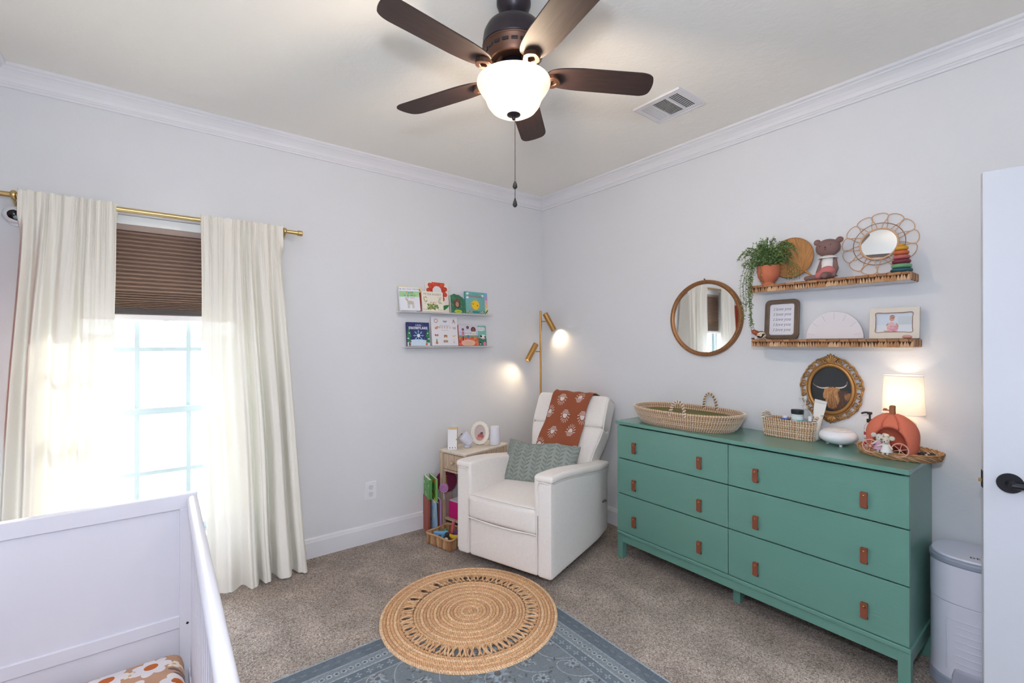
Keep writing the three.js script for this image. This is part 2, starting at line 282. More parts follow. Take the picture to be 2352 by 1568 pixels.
// ================================================================== LAMPS AND CEILING
const bronze = std(srgb(46, 40, 46), 0.36, { metalness: 0.55 }), copper = std(srgb(96, 70, 58), 0.4, { metalness: 0.8 });
{
  const fx = 1.076, fz = -1.399, yb = 2.447;
  const f = thing('ceiling_fan', 'dark five blade ceiling fan with lit alabaster bowl and pull chains', 'ceiling fan', [fx, 0, fz]);
  part('canopy', lathe([[0, 2.665], [0.026, 2.665], [0.03, 2.668], [0.034, 2.676], [0.046, 2.686], [0.058, 2.7], [0.064, 2.718], [0.066, 2.722], [0.066, 2.74], [0, 2.74]], 56), bronze, f);
  part('downrod', merge([cyl(0.0125, 0.0125, 0.09, [0, 2.66, 0]), cyl(0.02, 0.024, 0.02, [0, 2.66, 0])]), bronze, f);
  part('motor_housing', lathe([[0, 2.648], [0.06, 2.648], [0.085, 2.642], [0.104, 2.628], [0.115, 2.606], [0.119, 2.58], [0.119, 2.56], [0.121, 2.557], [0.121, 2.553], [0.117, 2.55]], 72), bronze, f);
  const skirt = part('motor_skirt', lathe([[0.117, 2.553], [0.12, 2.549], [0.118, 2.545], [0.113, 2.543], [0.104, 2.51], [0.098, 2.502], [0.098, 2.497], [0.09, 2.492], [0.07, 2.49], [0, 2.49]], 72), copper, f);
  for (let i = 0; i < 20; i++) { const a = i / 20 * 2 * Math.PI; part('vent_slot', box(0.024, 0.012, 0.006, [Math.cos(a) * 0.1085, 2.527, Math.sin(a) * 0.1085], [0, Math.PI / 2 - a, 0], 0.002), bronze, skirt); }
  part('light_fitter', lathe([[0, 2.495], [0.062, 2.495], [0.062, 2.46], [0.075, 2.452], [0.08, 2.44], [0.124, 2.436], [0.126, 2.431], [0, 2.43]], 56), bronze, f);
  const grain = data(512, 128, (i, j) => { const n = vnoise(i / 60, j / 3) * 0.6 + vnoise(i / 20, j / 1.5) * 0.4; return [47, 31, 30].map((c) => c * (0.72 + 0.5 * n)); });
  const wood = std(0xffffff, 0.62, { map: grain });
  const outline = new THREE.Shape(); // blade from the hub (x = 0.135) to the tip
  outline.moveTo(0.13, -0.03); outline.bezierCurveTo(0.14, -0.055, 0.19, -0.062, 0.26, -0.066); outline.lineTo(0.49, -0.067); outline.quadraticCurveTo(0.53, -0.066, 0.545, -0.045); outline.quadraticCurveTo(0.562, -0.01, 0.56, 0.03); outline.quadraticCurveTo(0.557, 0.056, 0.52, 0.058); outline.lineTo(0.27, 0.054); outline.bezierCurveTo(0.2, 0.052, 0.15, 0.045, 0.132, 0.02); outline.quadraticCurveTo(0.126, -0.005, 0.13, -0.03);
  const bladeG = T(new THREE.ExtrudeGeometry(outline, { depth: 0.004, bevelEnabled: true, bevelSize: 0.001, bevelThickness: 0.001, bevelSegments: 1, curveSegments: 12 }), [0, 0, 0], [-Math.PI / 2, 0, 0]);
  { const p = bladeG.attributes.position, uv = bladeG.attributes.uv; for (let i = 0; i < p.count; i++) uv.setXY(i, p.getX(i) * 2, p.getZ(i) * 7 + 0.5); }
  const loop = new THREE.Shape(); loop.moveTo(0.1, -0.012); loop.lineTo(0.15, -0.03); loop.quadraticCurveTo(0.172, -0.03, 0.182, 0); loop.quadraticCurveTo(0.172, 0.03, 0.15, 0.03); loop.lineTo(0.1, 0.012); loop.closePath();
  const hole = new THREE.Path(); hole.moveTo(0.122, 0); hole.lineTo(0.15, 0.015); hole.quadraticCurveTo(0.163, 0.012, 0.167, 0); hole.quadraticCurveTo(0.163, -0.012, 0.15, -0.015); hole.closePath(); loop.holes.push(hole);
  const ironG = merge([T(new THREE.ExtrudeGeometry(loop, { depth: 0.014, bevelEnabled: true, bevelSize: 0.0015, bevelThickness: 0.0015, bevelSegments: 1 }), [0, -0.017, 0], [-Math.PI / 2, 0, 0]), tube([[0.068, 0.045, 0], [0.08, 0.02, 0], [0.095, -0.006, 0], [0.118, -0.012, 0]], 0.0085, 14, 10)]);
  for (let i = 0; i < 5; i++) {
    const arm = part('blade_iron', ironG, copper, f); arm.position.set(0, yb, 0); arm.rotation.order = 'YXZ'; arm.rotation.set(-0.13, -(30 + 72 * i) * D, 0);
    const b = part('blade', bladeG, wood, f); b.position.set(0, yb, 0); b.rotation.order = 'YXZ'; b.rotation.set(-0.13, -(30 + 72 * i) * D, 0);
  }
  const alabaster = data(256, 256, (i, j) => { const n = vnoise(i / 32, j / 20, 0) * 0.6 + vnoise(i / 9, j / 7) * 0.4, v = Math.pow(Math.abs(Math.sin(n * 6 + i / 40)), 6); return [250 - 8 * v, 238 - 12 * v, 226 - 16 * v]; });
  const bowlPts = [[0.141, 2.424], [0.142, 2.416], [0.137, 2.404], [0.126, 2.386], [0.116, 2.372], [0.11, 2.362], [0.107, 2.354], [0.1, 2.336], [0.086, 2.318], [0.066, 2.306], [0.04, 2.3], [0.0, 2.298]];
  const bowl = part('light_bowl', lathe(bowlPts, 64), phy(0xffffff, 0.55, { map: alabaster, transmission: 0.05, thickness: 0, side: THREE.DoubleSide, emissive: new THREE.Color(1, 0.8, 0.62), emissiveIntensity: 0.44 }), f, 'lit alabaster glass bowl');
  part('finial', lathe([[0, 2.302], [0.026, 2.302], [0.026, 2.297], [0.018, 2.293], [0.007, 2.291], [0.0065, 2.282], [0.004, 2.278], [0, 2.277]], 32), bronze, f);
  const ch = [[0.004, 2.28, 0.003], [0.004, 2.06, 0.003]]; // bead chains with pendants
  const chain = (x, z, y0, y1) => { const g = []; for (let y = y0; y > y1; y -= 0.0048) g.push(T(new THREE.IcosahedronGeometry(0.0019, 1), [x, y, z])); return merge(g); };
  const pend = (x, z, y) => lathe([[0, 0], [0.0045, 0.001], [0.0085, 0.006], [0.0092, 0.011], [0.007, 0.02], [0.004, 0.028], [0.003, 0.034], [0, 0.035]], 20, [x, y, z]);
  part('pull_chain', chain(0.004, 0.003, 2.28, 2.045), bronze, f); part('pull_pendant', pend(0.004, 0.003, 2.012), M.black, f);
  part('pull_chain', chain(0.004, 0.003, 2.012, 1.975), bronze, f); part('pull_pendant', pend(0.004, 0.003, 1.942), M.black, f);
  const l = new THREE.PointLight(new THREE.Color(1, 0.8, 0.58), FAN_LAMP); l.position.set(fx, 2.325, fz); l.castShadow = true; l.shadow.radius = 2.5; scene.add(l);
}
{ // ceiling register
  const v = thing('ceiling_vent', 'white louvred air register on the ceiling', 'air vent', [2.24, H, -1.4975]);
  const w = 0.25, d = 0.29, pl = std(srgb(226, 226, 232), 0.5), dark = std(srgb(40, 38, 42), 0.8);
  part('backing', span(-0.105, 0.105, -0.002, 0.004, -0.125, 0.125), dark, v);
  for (const [a, b, c, e] of [[-0.125, 0.125, -0.145, -0.14], [-0.125, 0.125, 0.14, 0.145], [-0.125, -0.12, -0.14, 0.14], [0.12, 0.125, -0.14, 0.14]]) part('rim', span(a, b, -0.0105, 0, c, e, 0.001), pl, v);
  const cut = (cz, l, x) => { const p = new THREE.Path(); p.moveTo(-x, cz - l); p.lineTo(x, cz - l); p.lineTo(x, cz + l); p.lineTo(-x, cz + l); p.closePath(); return p; };
  const s = rrect(w - 0.009, d - 0.009, 0.002); for (const [cz, l] of [[-0.083, 0.03], [-0.002, 0.042], [0.083, 0.03]]) s.holes.push(cut(cz, l, 0.092));
  part('face_plate', T(new THREE.ExtrudeGeometry(s, { depth: 0.006, bevelEnabled: false }), [0, -0.003, 0], [Math.PI / 2, 0, 0]), pl, v);
  const la = box(0.184, 0.0012, 0.0068, [0, 0, 0], [-0.35, 0, 0]), lb = box(0.009, 0.0012, 0.084, [0, 0, 0], [0, 0, 0.8]);
  for (let i = 0; i < 6; i++) { part('louver', la, pl, v).position.set(0, -0.006, -0.108 + i * 0.0105); const m = part('louver', la, pl, v); m.position.set(0, -0.006, 0.058 + i * 0.0105); m.rotation.y = Math.PI; }
  for (let i = 0; i < 13; i++) part('louver', lb, pl, v).position.set(-0.085 + i * 0.0142, -0.006, -0.002);
  for (const z of [-0.135, 0.135]) part('screw', ball(0.003, [0, -0.007, z], [1, 0.5, 1], 10), pl, v);
}
function spotAt(p, dir, color, power, angle, pen) { const l = new THREE.SpotLight(color, power, 0, angle, pen, 2); l.position.copy(p); l.target.position.copy(p.clone().add(dir)); l.castShadow = true; l.shadow.radius = 0.8; scene.add(l, l.target); return l; }
{ // brass floor lamp in the corner
  const lx = 2.645, lz = -3.05, L = thing('floor_lamp', 'brass floor lamp with two tilted spot heads in the corner', 'floor lamp', [lx, 0, lz]);
  part('base', lathe([[0, 0], [0.12, 0], [0.124, 0.004], [0.124, 0.014], [0.12, 0.018], [0.014, 0.02], [0.012, 0.03], [0, 0.03]], 48), M.brass, L);
  part('pole', cyl(0.0085, 0.0085, 1.68, [0, 0.86, 0], undefined, 20), M.brass, L);
  const R = V(0.795, 0, 0.607), F = V(0.607, 0, -0.795);
  const heads = [[1.608, R.clone().multiplyScalar(0.055).addScaledVector(F, 0.012), R.clone().multiplyScalar(0.47).addScaledVector(F, 0.08).add(V(0, -0.86, 0)), 0.85], [1.342, R.clone().multiplyScalar(-0.055).addScaledVector(F, -0.012), R.clone().multiplyScalar(-0.47).addScaledVector(F, -0.27).add(V(0, -0.86, 0)), 1.15]];
  for (const [y, off, dir, sh] of heads) {
    dir.normalize(); const c = V(0, y, 0).add(off).addScaledVector(dir, 0.005), q = new THREE.Quaternion().setFromUnitVectors(V(0, -1, 0), dir);
    part('bracket', bar([0, y, 0], off.clone().multiplyScalar(0.8).add(V(0, y, 0)).toArray(), 0.0045, 12), M.brass, L);
    const hd = part('spot_head', lathe([[0.0, 0.085], [0.019, 0.085], [0.024, 0.083], [0.0245, 0.08], [0.0245, -0.083], [0.0235, -0.085], [0.0222, -0.083], [0.0222, -0.055], [0, -0.055]], 36), M.brass, L);
    hd.position.copy(c).addScaledVector(off.clone().normalize(), 0.022); hd.quaternion.copy(q);
    part('bulb', lathe([[0, -0.0745], [0.0215, -0.0745], [0.0215, -0.07], [0, -0.068]], 24), std(srgb(255, 246, 228), 0.5, { emissive: new THREE.Color(1, 0.86, 0.62), emissiveIntensity: 4 }), hd);
    const p = hd.position.clone().addScaledVector(dir, 0.079).add(V(lx, 0, lz));
    spotAt(p, dir, new THREE.Color(1, 0.76, 0.47), SPOT * sh, 1.22, 1);
  }
}
{ // photographer's flash beside the camera: its shadows lie on the ceiling behind the fan blades
  const F = thing('photo_flash', 'small white flash head on a black light stand', 'flash', [-0.1, 0, 0.12]);
  part('stand', merge([bar([0, 0.25, 0], [0, 1.74, 0], 0.01), ...[0, 1, 2].map((i) => bar([0, 0.42, 0], [Math.cos(i * 2.1 + 1) * 0.2, 0.01, Math.abs(Math.sin(i * 2.1 + 1)) * 0.2], 0.007))]), M.black, F);
  part('head', box(0.075, 0.055, 0.1, [0.035, 1.758, -0.065], [0, -37 * D, 0], 0.006), M.black, F);
  part('diffuser_dome', ball(0.042, [0.084, 1.768, -0.132], undefined, 24), std(0xffffff, 0.6, { emissive: new THREE.Color(0.9, 0.95, 1), emissiveIntensity: 2 }), F);
  const s = new THREE.PointLight(new THREE.Color(0.86, 0.95, 1.07), FLASH); s.position.set(-0.016, 1.768, -0.012); s.castShadow = true; s.shadow.radius = 2.2; scene.add(s);
}
{ // flush light in the hallway beyond the open door
  const h = thing('hall_ceiling_light', 'round flush ceiling light in the hallway', 'ceiling light', [2.52, H, 1.2]);
  part('base', lathe([[0, -0.02], [0.15, -0.02], [0.16, -0.012], [0.16, 0], [0, 0]], 48), M.trim, h);
  part('diffuser', lathe([[0, -0.085], [0.06, -0.082], [0.11, -0.066], [0.14, -0.04], [0.148, -0.02]], 48), std(0xffffff, 0.5, { emissive: new THREE.Color(0.9, 0.96, 1.05), emissiveIntensity: 3 }), h);
  const l = new THREE.PointLight(new THREE.Color(0.88, 0.95, 1.06), HALL_LAMP); l.position.set(2.52, H - 0.11, 1.2); l.castShadow = true; l.shadow.radius = 5; scene.add(l);
}

// ================================================================== WINDOW WALL
{ // pleated shade, half lowered
  const s = thing('pleated_shade', 'brown pleated window shade pulled half way down', 'window shade', [0.005, 0, ZF - 0.035]);
  const w = 0.79, cloth = std(srgb(142, 116, 102), 0.85), railM = std(srgb(214, 208, 212), 0.5);
  part('head_rail', span(-w / 2, w / 2, 2.06, 2.108, -0.022, 0.022, 0.003), std(srgb(238, 240, 240), 0.5), s);
  part('top_band', span(-w / 2, w / 2, 2.028, 2.06, -0.018, 0.018, 0.003), std(srgb(168, 148, 140), 0.8), s);
  const pleat = T(extrude([[0.006, 0.011], [0.021, 0.0015], [0.021, -0.0015], [0.006, -0.011], [-0.006, -0.011], [-0.021, 0], [-0.006, 0.011]], w, 0), [w / 2, 0, 0], [0, -Math.PI / 2, 0]);
  let y = 2.028;
  for (let i = 0; i < 23; i++) { const h = i < 15 ? 0.0222 : i < 19 ? 0.013 : 0.009; const m = part('pleat', pleat, cloth, s); m.position.y = y - h / 2; m.scale.y = h / 0.022; y -= h; }
  for (let i = 0; i < 7; i++) { const m = part('pleat', pleat, std(srgb(150, 140, 142), 0.8), s); m.position.y = y - 0.0024; m.scale.y = 0.2; y -= 0.0047; }
  part('bottom_rail', span(-w / 2, w / 2, y - 0.03, y, -0.019, 0.019, 0.004), railM, s);
  part('pull_tab', cyl(0.014, 0.014, 0.003, [0.01, y - 0.034, 0.012], undefined, 20), railM, s);
}
const RODY = 2.108, RODZ = ZF + 0.112;
{ // rod with brackets and end caps
  const r = thing('curtain_rod', 'brass curtain rod with cylinder end caps above the window', 'curtain rod', [0, RODY, RODZ]);
  part('rod', cyl(0.0125, 0.0125, 1.32, [0.025, 0, 0], [0, 0, Math.PI / 2], 28), M.gold, r);
  for (const x of [0.687, -0.64]) part('end_cap', lathe([[0, -0.014], [0.015, -0.014], [0.0175, -0.011], [0.0175, 0.011], [0.015, 0.014], [0, 0.014]], 28, [x, 0, 0], [0, 0, Math.PI / 2]), M.gold, r);
  for (const x of [-0.552, 0.6]) part('bracket', merge([ring(0.0165, 0.006, [x, 0, 0], [0, Math.PI / 2, 0], [1, 1, 1.6], 32, 8), tube([[x, -0.018, 0], [x, -0.03, -0.03], [x, -0.045, -0.075], [x, -0.05, -0.105]], 0.006, 14, 8), span(x - 0.011, x + 0.011, -0.085, -0.015, -0.112, -0.104, 0.002)]), M.gold, r);
}
const weave = data(256, 256, (i, j) => 128 + 60 * Math.sin(i * Math.PI / 4) * Math.cos(j * Math.PI / 4) + 70 * (vnoise(i / 3, j / 40) - 0.5) + 70 * (vnoise(i / 40, j / 3) - 0.5), false);
M.curtain = phy(srgb(243, 239, 230), 0.92, { transmission: 0.1, thickness: 0, side: THREE.DoubleSide, bumpMap: rep(weave, 9), bumpScale: 0.0003 });
function curtain(label, xl, xr, folds, phase, flip) { // rod pocket panel; xl, xr: outlines as functions of t (0 top .. 1 floor)
  const c = thing('window_curtain', label, 'curtain', [0, 0, 0], 0, 'linen curtains at the window'), top = RODY + 0.026, bottom = 0.012;
  const warpU = (u, t) => u + 0.035 * Math.sin(u * 7 + phase) + 0.02 * Math.sin(u * 17 + 2 * phase) + 0.03 * (vnoise(u * 6 + phase, t * 3) - 0.5);
  const zf = (u, t) => {
    const k = warpU(u, t), big = Math.sin(k * folds * 2 * Math.PI + phase) + 0.35 * Math.sin(k * folds * 4.1 * Math.PI + phase * 2.3), fine = Math.sin(k * folds * 7.3 * Math.PI + 3 * phase) + 0.5 * Math.sin(k * folds * 11 * Math.PI);
    const near = sm(0.0, 0.1, t), pocket = 1 - sm(0.012, 0.05, t);
    const edge = (0.65 + 0.7 * vnoise(u * 7 + 3 * phase, 2)) * lerp(0.22, 1, sm(0.12, 0.42, flip ? 1 - u : u));
    return edge * big * lerp(0.012, 0.052, sm(0.02, 0.6, t)) * near + fine * 0.0058 * (1 - 0.8 * sm(0.03, 0.3, t)) + 0.004 * (vnoise(u * 60, t * 40) - 0.5) * (1 - sm(0.02, 0.12, t)) + 0.006 * Math.sin(u * 23 + t * 7 + phase) * t + 0.022 * pocket * 0.4 - 0.085 * sm(0.94, 1, flip ? 1 - u : u) * sm(0.05, 0.1, t);
  };
  part('panel', grid(170, 110, (u, t) => {
    const x = lerp(xl(t), xr(t), u), y = lerp(top, bottom, t) + (t < 0.001 ? 0.004 * Math.sin(u * 61 + phase) : 0) + (t > 0.995 ? 0.006 * Math.sin(u * 8 + phase) : 0);
    const k = sm(0.008, 0.02, t) * (1 - sm(0.02, 0.034, t)); // cloth wraps the rod
    return V(x + 0.004 * Math.sin(t * 9 + u * 5), y, RODZ + 0.017 + 0.012 * sm(0.03, 0.3, t) + zf(u, t) - 0.004 * (1 - k) * (t < 0.034 ? 1 : 0) + 0.035 * t * t);
  }, (u, t) => [u * 0.8, t * 2.1]), M.curtain, c);
  part('rod_pocket', grid(120, 8, (u, v) => { const x = lerp(xl(0.01), xr(0.01), u); return V(x, RODY + 0.03 - v * 0.06, RODZ - 0.017 - 0.003 * Math.sin(u * folds * 23 + phase)); }, (u, v) => [u * 0.8, v * 0.06]), M.curtain, c);
  part('hem', grid(120, 3, (u, v) => { const x = lerp(xl(0.97), xr(0.97), u), t = 0.955 + 0.045 * v; return V(x + 0.004 * Math.sin(t * 9 + u * 5), lerp(top, bottom, t), RODZ + 0.026 + zf(u, t) + 0.035 * t * t); }, (u, v) => [u * 0.8, v * 0.1]), M.curtain, c);
  return c;
}
curtain('cream linen curtain nearer the crib corner, beside the baby monitor', (t) => lerp(-0.537, -0.628, Math.pow(t, 1.05)), (t) => -0.185 - 0.022 * sm(0, 0.5, t), 4.4, 0.7, true);
curtain('cream linen curtain hanging nearer the outlet and book ledges', (t) => 0.168 + 0.035 * t * t, (t) => lerp(0.588, 0.742, Math.pow(t, 1.1)), 5.2, 2.1);
{ // baby monitor under the rod
  const m = thing('baby_monitor', 'white dome baby monitor camera with black face under the curtain rod', 'camera', [-0.56, 2.03, ZF]);
  part('wall_mount', lathe([[0, 0], [0.03, 0], [0.03, 0.014], [0.02, 0.02], [0, 0.02]], 32, [0, -0.02, 0], [Math.PI / 2, 0, 0]), M.whitePlastic, m);
  part('dome', ball(0.041, [0, 0, 0.055], [1, 0.95, 0.95], 36), M.whitePlastic, m);
  const d = V(0.3, -0.32, 0.9).normalize(), q = new THREE.Quaternion().setFromUnitVectors(V(0, 1, 0), d);
  const face = part('black_face', T(new THREE.SphereGeometry(0.0418, 36, 20, 0, Math.PI * 2, 0, 0.78), [0, 0, 0], undefined, [1.0, 1, 0.82]), std(srgb(24, 24, 30), 0.18), m); face.position.set(0, 0, 0.055); face.quaternion.copy(q);
  const lens = part('lens', lathe([[0, 0.004], [0.005, 0.003], [0.006, 0.001], [0.0085, 0.0025], [0.0105, 0.001], [0.011, -0.002], [0, -0.002]], 28), std(srgb(120, 150, 160), 0.2, { metalness: 0.4 }), m); lens.position.set(0, 0, 0.055).addScaledVector(V(0.3, -0.5, 0.8).normalize(), 0.0405); lens.quaternion.setFromUnitVectors(V(0, 1, 0), V(0.3, -0.5, 0.8).normalize());
}
solo('wall_hanging', boxUV(span(XL, XL + 0.012, 0.95, 1.93, -3.2, -2.8, 0.004)), std(srgb(168, 66, 44), 0.9), 'rust red cloth wall hanging by the window corner', 'wall hanging');
{ // outlet
  const o = thing('wall_outlet', 'white duplex electrical outlet low on the window wall', 'outlet', [1.183, 0.365, ZF]);
  part('cover_plate', T(extrude(rrect(0.082, 0.126, 0.006), 0.003, 0.002), [0, 0, 0]), M.whitePlastic, o);
  const g = T(extrude(rrect(0.034, 0.036, 0.014), 0.004, 0.001), [0, 0, 0.003]), slot = std(srgb(60, 60, 66), 0.6);
  for (const y of [0.0245, -0.0245]) { const r = part('receptacle', g, std(srgb(214, 214, 222), 0.35), o); r.position.y = y; for (const x of [-0.0065, 0.0065]) part('slot', span(x - 0.001, x + 0.001, -0.001, 0.007, 0.0065, 0.0078), slot, r); part('slot', cyl(0.0022, 0.0022, 0.001, [0, -0.009, 0.0074], [Math.PI / 2, 0, 0], 12), slot, r); }
  part('screw', cyl(0.003, 0.003, 0.001, [0, 0, 0.0055], [Math.PI / 2, 0, 0], 12), M.whitePlastic, o);
}
// ------------------------------------------------------------------ book ledges
const ledgeM = phy(srgb(232, 232, 236), 0.25);
for (const [x0, x1, y, label] of [[1.375, 2.185, 1.644, 'upper clear white picture ledge holding five books in front'], [1.418, 2.185, 1.384, 'lower clear white picture ledge under the sunshine book']]) {
  const l = thing('book_ledge', label, 'shelf', [0, y, ZF], 0, 'picture ledges for books');
  part('shelf_plate', span(x0, x1, 0, 0.006, 0, 0.094, 0.001), ledgeM, l);
  part('back_strip', span(x0, x1, 0.006, 0.035, 0, 0.004), ledgeM, l);
  part('front_lip', span(x0, x1, 0, 0.014, 0.091, 0.094, 0.001), phy(0xffffff, 0.05, { transmission: 0.9, thickness: 0, ior: 1.49 }), l);
}
const pageM = std(srgb(238, 234, 226), 0.9);
function book(label, x, y, zBack, w, h, t, draw, tilt = 0.1, roll = 0, spine = srgb(230, 230, 230), shape) { // leans back on the wall, cover towards the room
  const b = thing('picture_book', label, 'book', [x, y + Math.abs(Math.sin(roll)) * w / 2 + t * Math.sin(tilt), zBack], 0, 'picture books on the ledges'); b.rotation.order = 'YZX'; b.rotation.set(-tilt, 0, roll);
  const cw = 256, chh = Math.round(cw * h / w), tx = print(cw, chh, (g, W, H2) => { g.save(); draw(g, W, H2); g.restore(); });
  const sh = shape ?? rrect(w, h, 0.004);
  const geo = T(extrude(sh, 0.0022, 0), [0, h / 2, t]); { const p = geo.attributes.position, uv = geo.attributes.uv; for (let i = 0; i < p.count; i++) uv.setXY(i, p.getX(i) / w + 0.5, p.getY(i) / h); }
  part('front_cover', geo, std(0xffffff, 0.45, { map: tx }), b);
  part('pages', shape ? T(extrude(shape, t - 0.002, 0), [0, h / 2, 0.002], undefined, [0.985, 0.985, 1]) : span(-w / 2 + 0.003, w / 2 - 0.003, 0.003, h - 0.003, 0.002, t), pageM, b);
  part('back_cover', T(extrude(sh, 0.002, 0), [0, h / 2, 0]), std(spine, 0.6), b);
  if (!shape) part('spine', span(-w / 2 - 0.0005, -w / 2 + 0.003, 0, h, 0.001, t + 0.002, 0.001), std(spine, 0.6), b);
  return b;
}
const txt = (g, s, x, y, size, color, font = 'sans-serif', style = 'bold', align = 'center') => { g.fillStyle = color; g.font = `${style} ${size}px ${font}`; g.textAlign = align; g.textBaseline = 'middle'; g.fillText(s, x, y); };
const ell = (g, x, y, a, b, c, rot = 0) => { g.fillStyle = c; g.beginPath(); g.ellipse(x, y, a, b, rot, 0, 7); g.fill(); };
const fillAll = (g, c, W, H2) => { g.fillStyle = c; g.fillRect(0, 0, W, H2); };
const multi = (g, s, x, y, size, cols, step) => { [...s].forEach((ch, i) => txt(g, ch, x + (i - (s.length - 1) / 2) * step, y, size, cols[i % cols.length])); };
{
  const y1 = 1.651, y2 = 1.391, z = ZF + 0.034;
  book('yellow and red book peeking out behind the farm book', 1.483, y1, ZF + 0.019, 0.186, 0.188, 0.008, (g, W, h) => { fillAll(g, '#efe2b4', W, h); g.fillStyle = '#b3282c'; g.fillRect(W * 0.72, h * 0.2, W * 0.28, h * 0.8); ell(g, W * 0.87, h * 0.12, 14, 14, '#3a2a24'); ell(g, W * 0.87, h * 0.14, 10, 11, '#e4b48e'); txt(g, 'my', W * 0.35, h * 0.05, 20, '#c05a70'); }, 0.1, 0, srgb(232, 216, 160));
  book('white book with green band titled farm la granja', 1.466, y1, z + 0.002, 0.16, 0.176, 0.018, (g, W, h) => {
    fillAll(g, '#eef0f8', W, h); multi(g, 'my very first library', W / 2, h * 0.08, 22, ['#d8506a', '#5a8ad0', '#e0a030', '#58b080'], 11.5);
    g.fillStyle = '#a6d6a0'; g.fillRect(0, h * 0.17, W, h * 0.24); multi(g, 'farm', W / 2, h * 0.235, 36, ['#e07a28', '#3f8fc8', '#cf4a55', '#4a9a50'], 23); multi(g, 'la granja', W / 2, h * 0.34, 34, ['#e0a020', '#3f8fc8', '#cf4a55', '#4a9a50'], 20);
    txt(g, 'english · español', W / 2, h * 0.45, 15, '#c86a90');
    g.fillStyle = '#b8aca0'; for (const x of [0.38, 0.44, 0.6, 0.66]) g.fillRect(W * x, h * 0.68, 8, h * 0.22); ell(g, W * 0.53, h * 0.66, 40, 23, '#c9beb2'); ell(g, W * 0.36, h * 0.55, 15, 12, '#dcd4ca'); g.fillStyle = '#c9beb2'; g.fillRect(W * 0.36, h * 0.55, 16, 28); ell(g, W * 0.36, h * 0.53, 5, 4, '#5a4a44'); ell(g, W * 0.31, h * 0.51, 8, 4, '#8a7a70');
  }, 0.12, 0.04, srgb(226, 228, 236));
  book('tall white book with a big red flower on the cover', 1.706, y1, ZF + 0.012, 0.208, 0.268, 0.012, (g, W, h) => {
    fillAll(g, '#ece4dc', W, h); for (let i = 0; i < 160; i++) { ell(g, rnd() * W, rnd() * h, 1 + 2 * rnd(), 1 + 2 * rnd(), ['#d9a6a0', '#a9c4a2', '#d9c08a', '#b0b8c8'][i % 4]); }
    for (let i = 0; i < 11; i++) { const a = i / 11 * 6.283 - 1.4; ell(g, W * 0.5 + Math.cos(a) * 78, h * 0.37 + Math.sin(a) * 82, 36, 25, ['#c63a22', '#d2462a', '#bd3020'][i % 3], a); for (let k = 0; k < 5; k++) ell(g, W * 0.5 + Math.cos(a + (k - 2) * 0.07) * (74 + 8 * k), h * 0.37 + Math.sin(a + (k - 2) * 0.07) * (76 + 8 * k), 9, 1.6, '#e07a48', a); }
    ell(g, W * 0.5, h * 0.37, 48, 48, '#e6e2e4'); g.fillStyle = '#2f7d3e'; g.beginPath(); g.moveTo(W * 0.55, h * 0.98); g.quadraticCurveTo(W * 0.62, h * 0.76, W, h * 0.76); g.quadraticCurveTo(W * 0.9, h * 0.92, W * 0.55, h * 0.98); g.fill();
  }, 0.11, -0.02, srgb(232, 226, 218));
  book('cream book titled Peter Rabbit with painted foliage', 1.65, y1, z + 0.008, 0.18, 0.158, 0.016, (g, W, h) => {
    fillAll(g, '#f1e9da', W, h); txt(g, 'PETER RABBIT', W / 2, h * 0.13, 31, '#8a7f74', 'serif', '');
    for (const s of [0.16, 0.84]) for (let i = 0; i < 26; i++) ell(g, W * s + (rnd() - 0.5) * 40, h * (0.24 + 0.36 * rnd()), 6, 2.6, ['#7f8a55', '#94a06a', '#6c7a4a', '#b08a6a'][i % 4], rnd() * 3);
    for (let i = 0; i < 60; i++) ell(g, W * 0.5 + (rnd() - 0.5) * 130, h * (0.62 + 0.22 * rnd()), 8 + 9 * rnd(), 6 + 5 * rnd(), ['#6e8a45', '#8ea65c', '#55743c', '#a8b878'][i % 4], rnd() * 3); for (let i = 0; i < 14; i++) ell(g, W * 0.5 + (rnd() - 0.5) * 90, h * (0.5 + 0.4 * rnd()), 7, 4, ['#a8703c', '#c08a50'][i % 2], rnd() * 3);
    g.strokeStyle = '#9a7a50'; g.lineWidth = 3; for (const s of [0.03, 0.72]) { g.beginPath(); g.moveTo(W * s, h * 0.88); g.lineTo(W * (s + 0.24), h * 0.885); g.stroke(); }
  }, 0.12, 0, srgb(226, 214, 194));
  { const sh = new THREE.Shape(); sh.moveTo(-0.064, -0.077); sh.lineTo(0.064, -0.077); sh.lineTo(0.066, 0.02); sh.quadraticCurveTo(0.058, 0.05, 0.03, 0.058); sh.quadraticCurveTo(0.015, 0.074, -0.012, 0.07); sh.quadraticCurveTo(-0.03, 0.084, -0.046, 0.07); sh.lineTo(-0.066, 0.062); sh.closePath();
    book('green die cut board book with a brown furry animal', 1.876, y1, z, 0.134, 0.156, 0.018, (g, W, h) => { fillAll(g, '#2f7050', W, h); for (let i = 0; i < 90; i++) ell(g, rnd() * W, h * (0.1 + 0.9 * rnd()), 16, 4, ['#3f8a62', '#226048', '#2a6a86', '#5a9a5a'][i % 4], rnd() * 3); ell(g, W * 0.45, h * 0.5, 60, 76, '#5c3a2c'); ell(g, W * 0.45, h * 0.36, 40, 44, '#7a5240'); ell(g, W * 0.45, h * 0.55, 30, 40, '#b08a76'); ell(g, W * 0.45, h * 0.31, 13, 11, '#4a3028'); ell(g, W * 0.37, h * 0.42, 5, 8, '#3a2420'); ell(g, W * 0.53, h * 0.42, 5, 8, '#3a2420'); ell(g, W * 0.5, h * 0.91, 66, 27, '#b4c838'); txt(g, 'hello', W * 0.5, h * 0.91, 25, '#7aa030'); }, 0.12, 0, srgb(40, 96, 76), sh); }
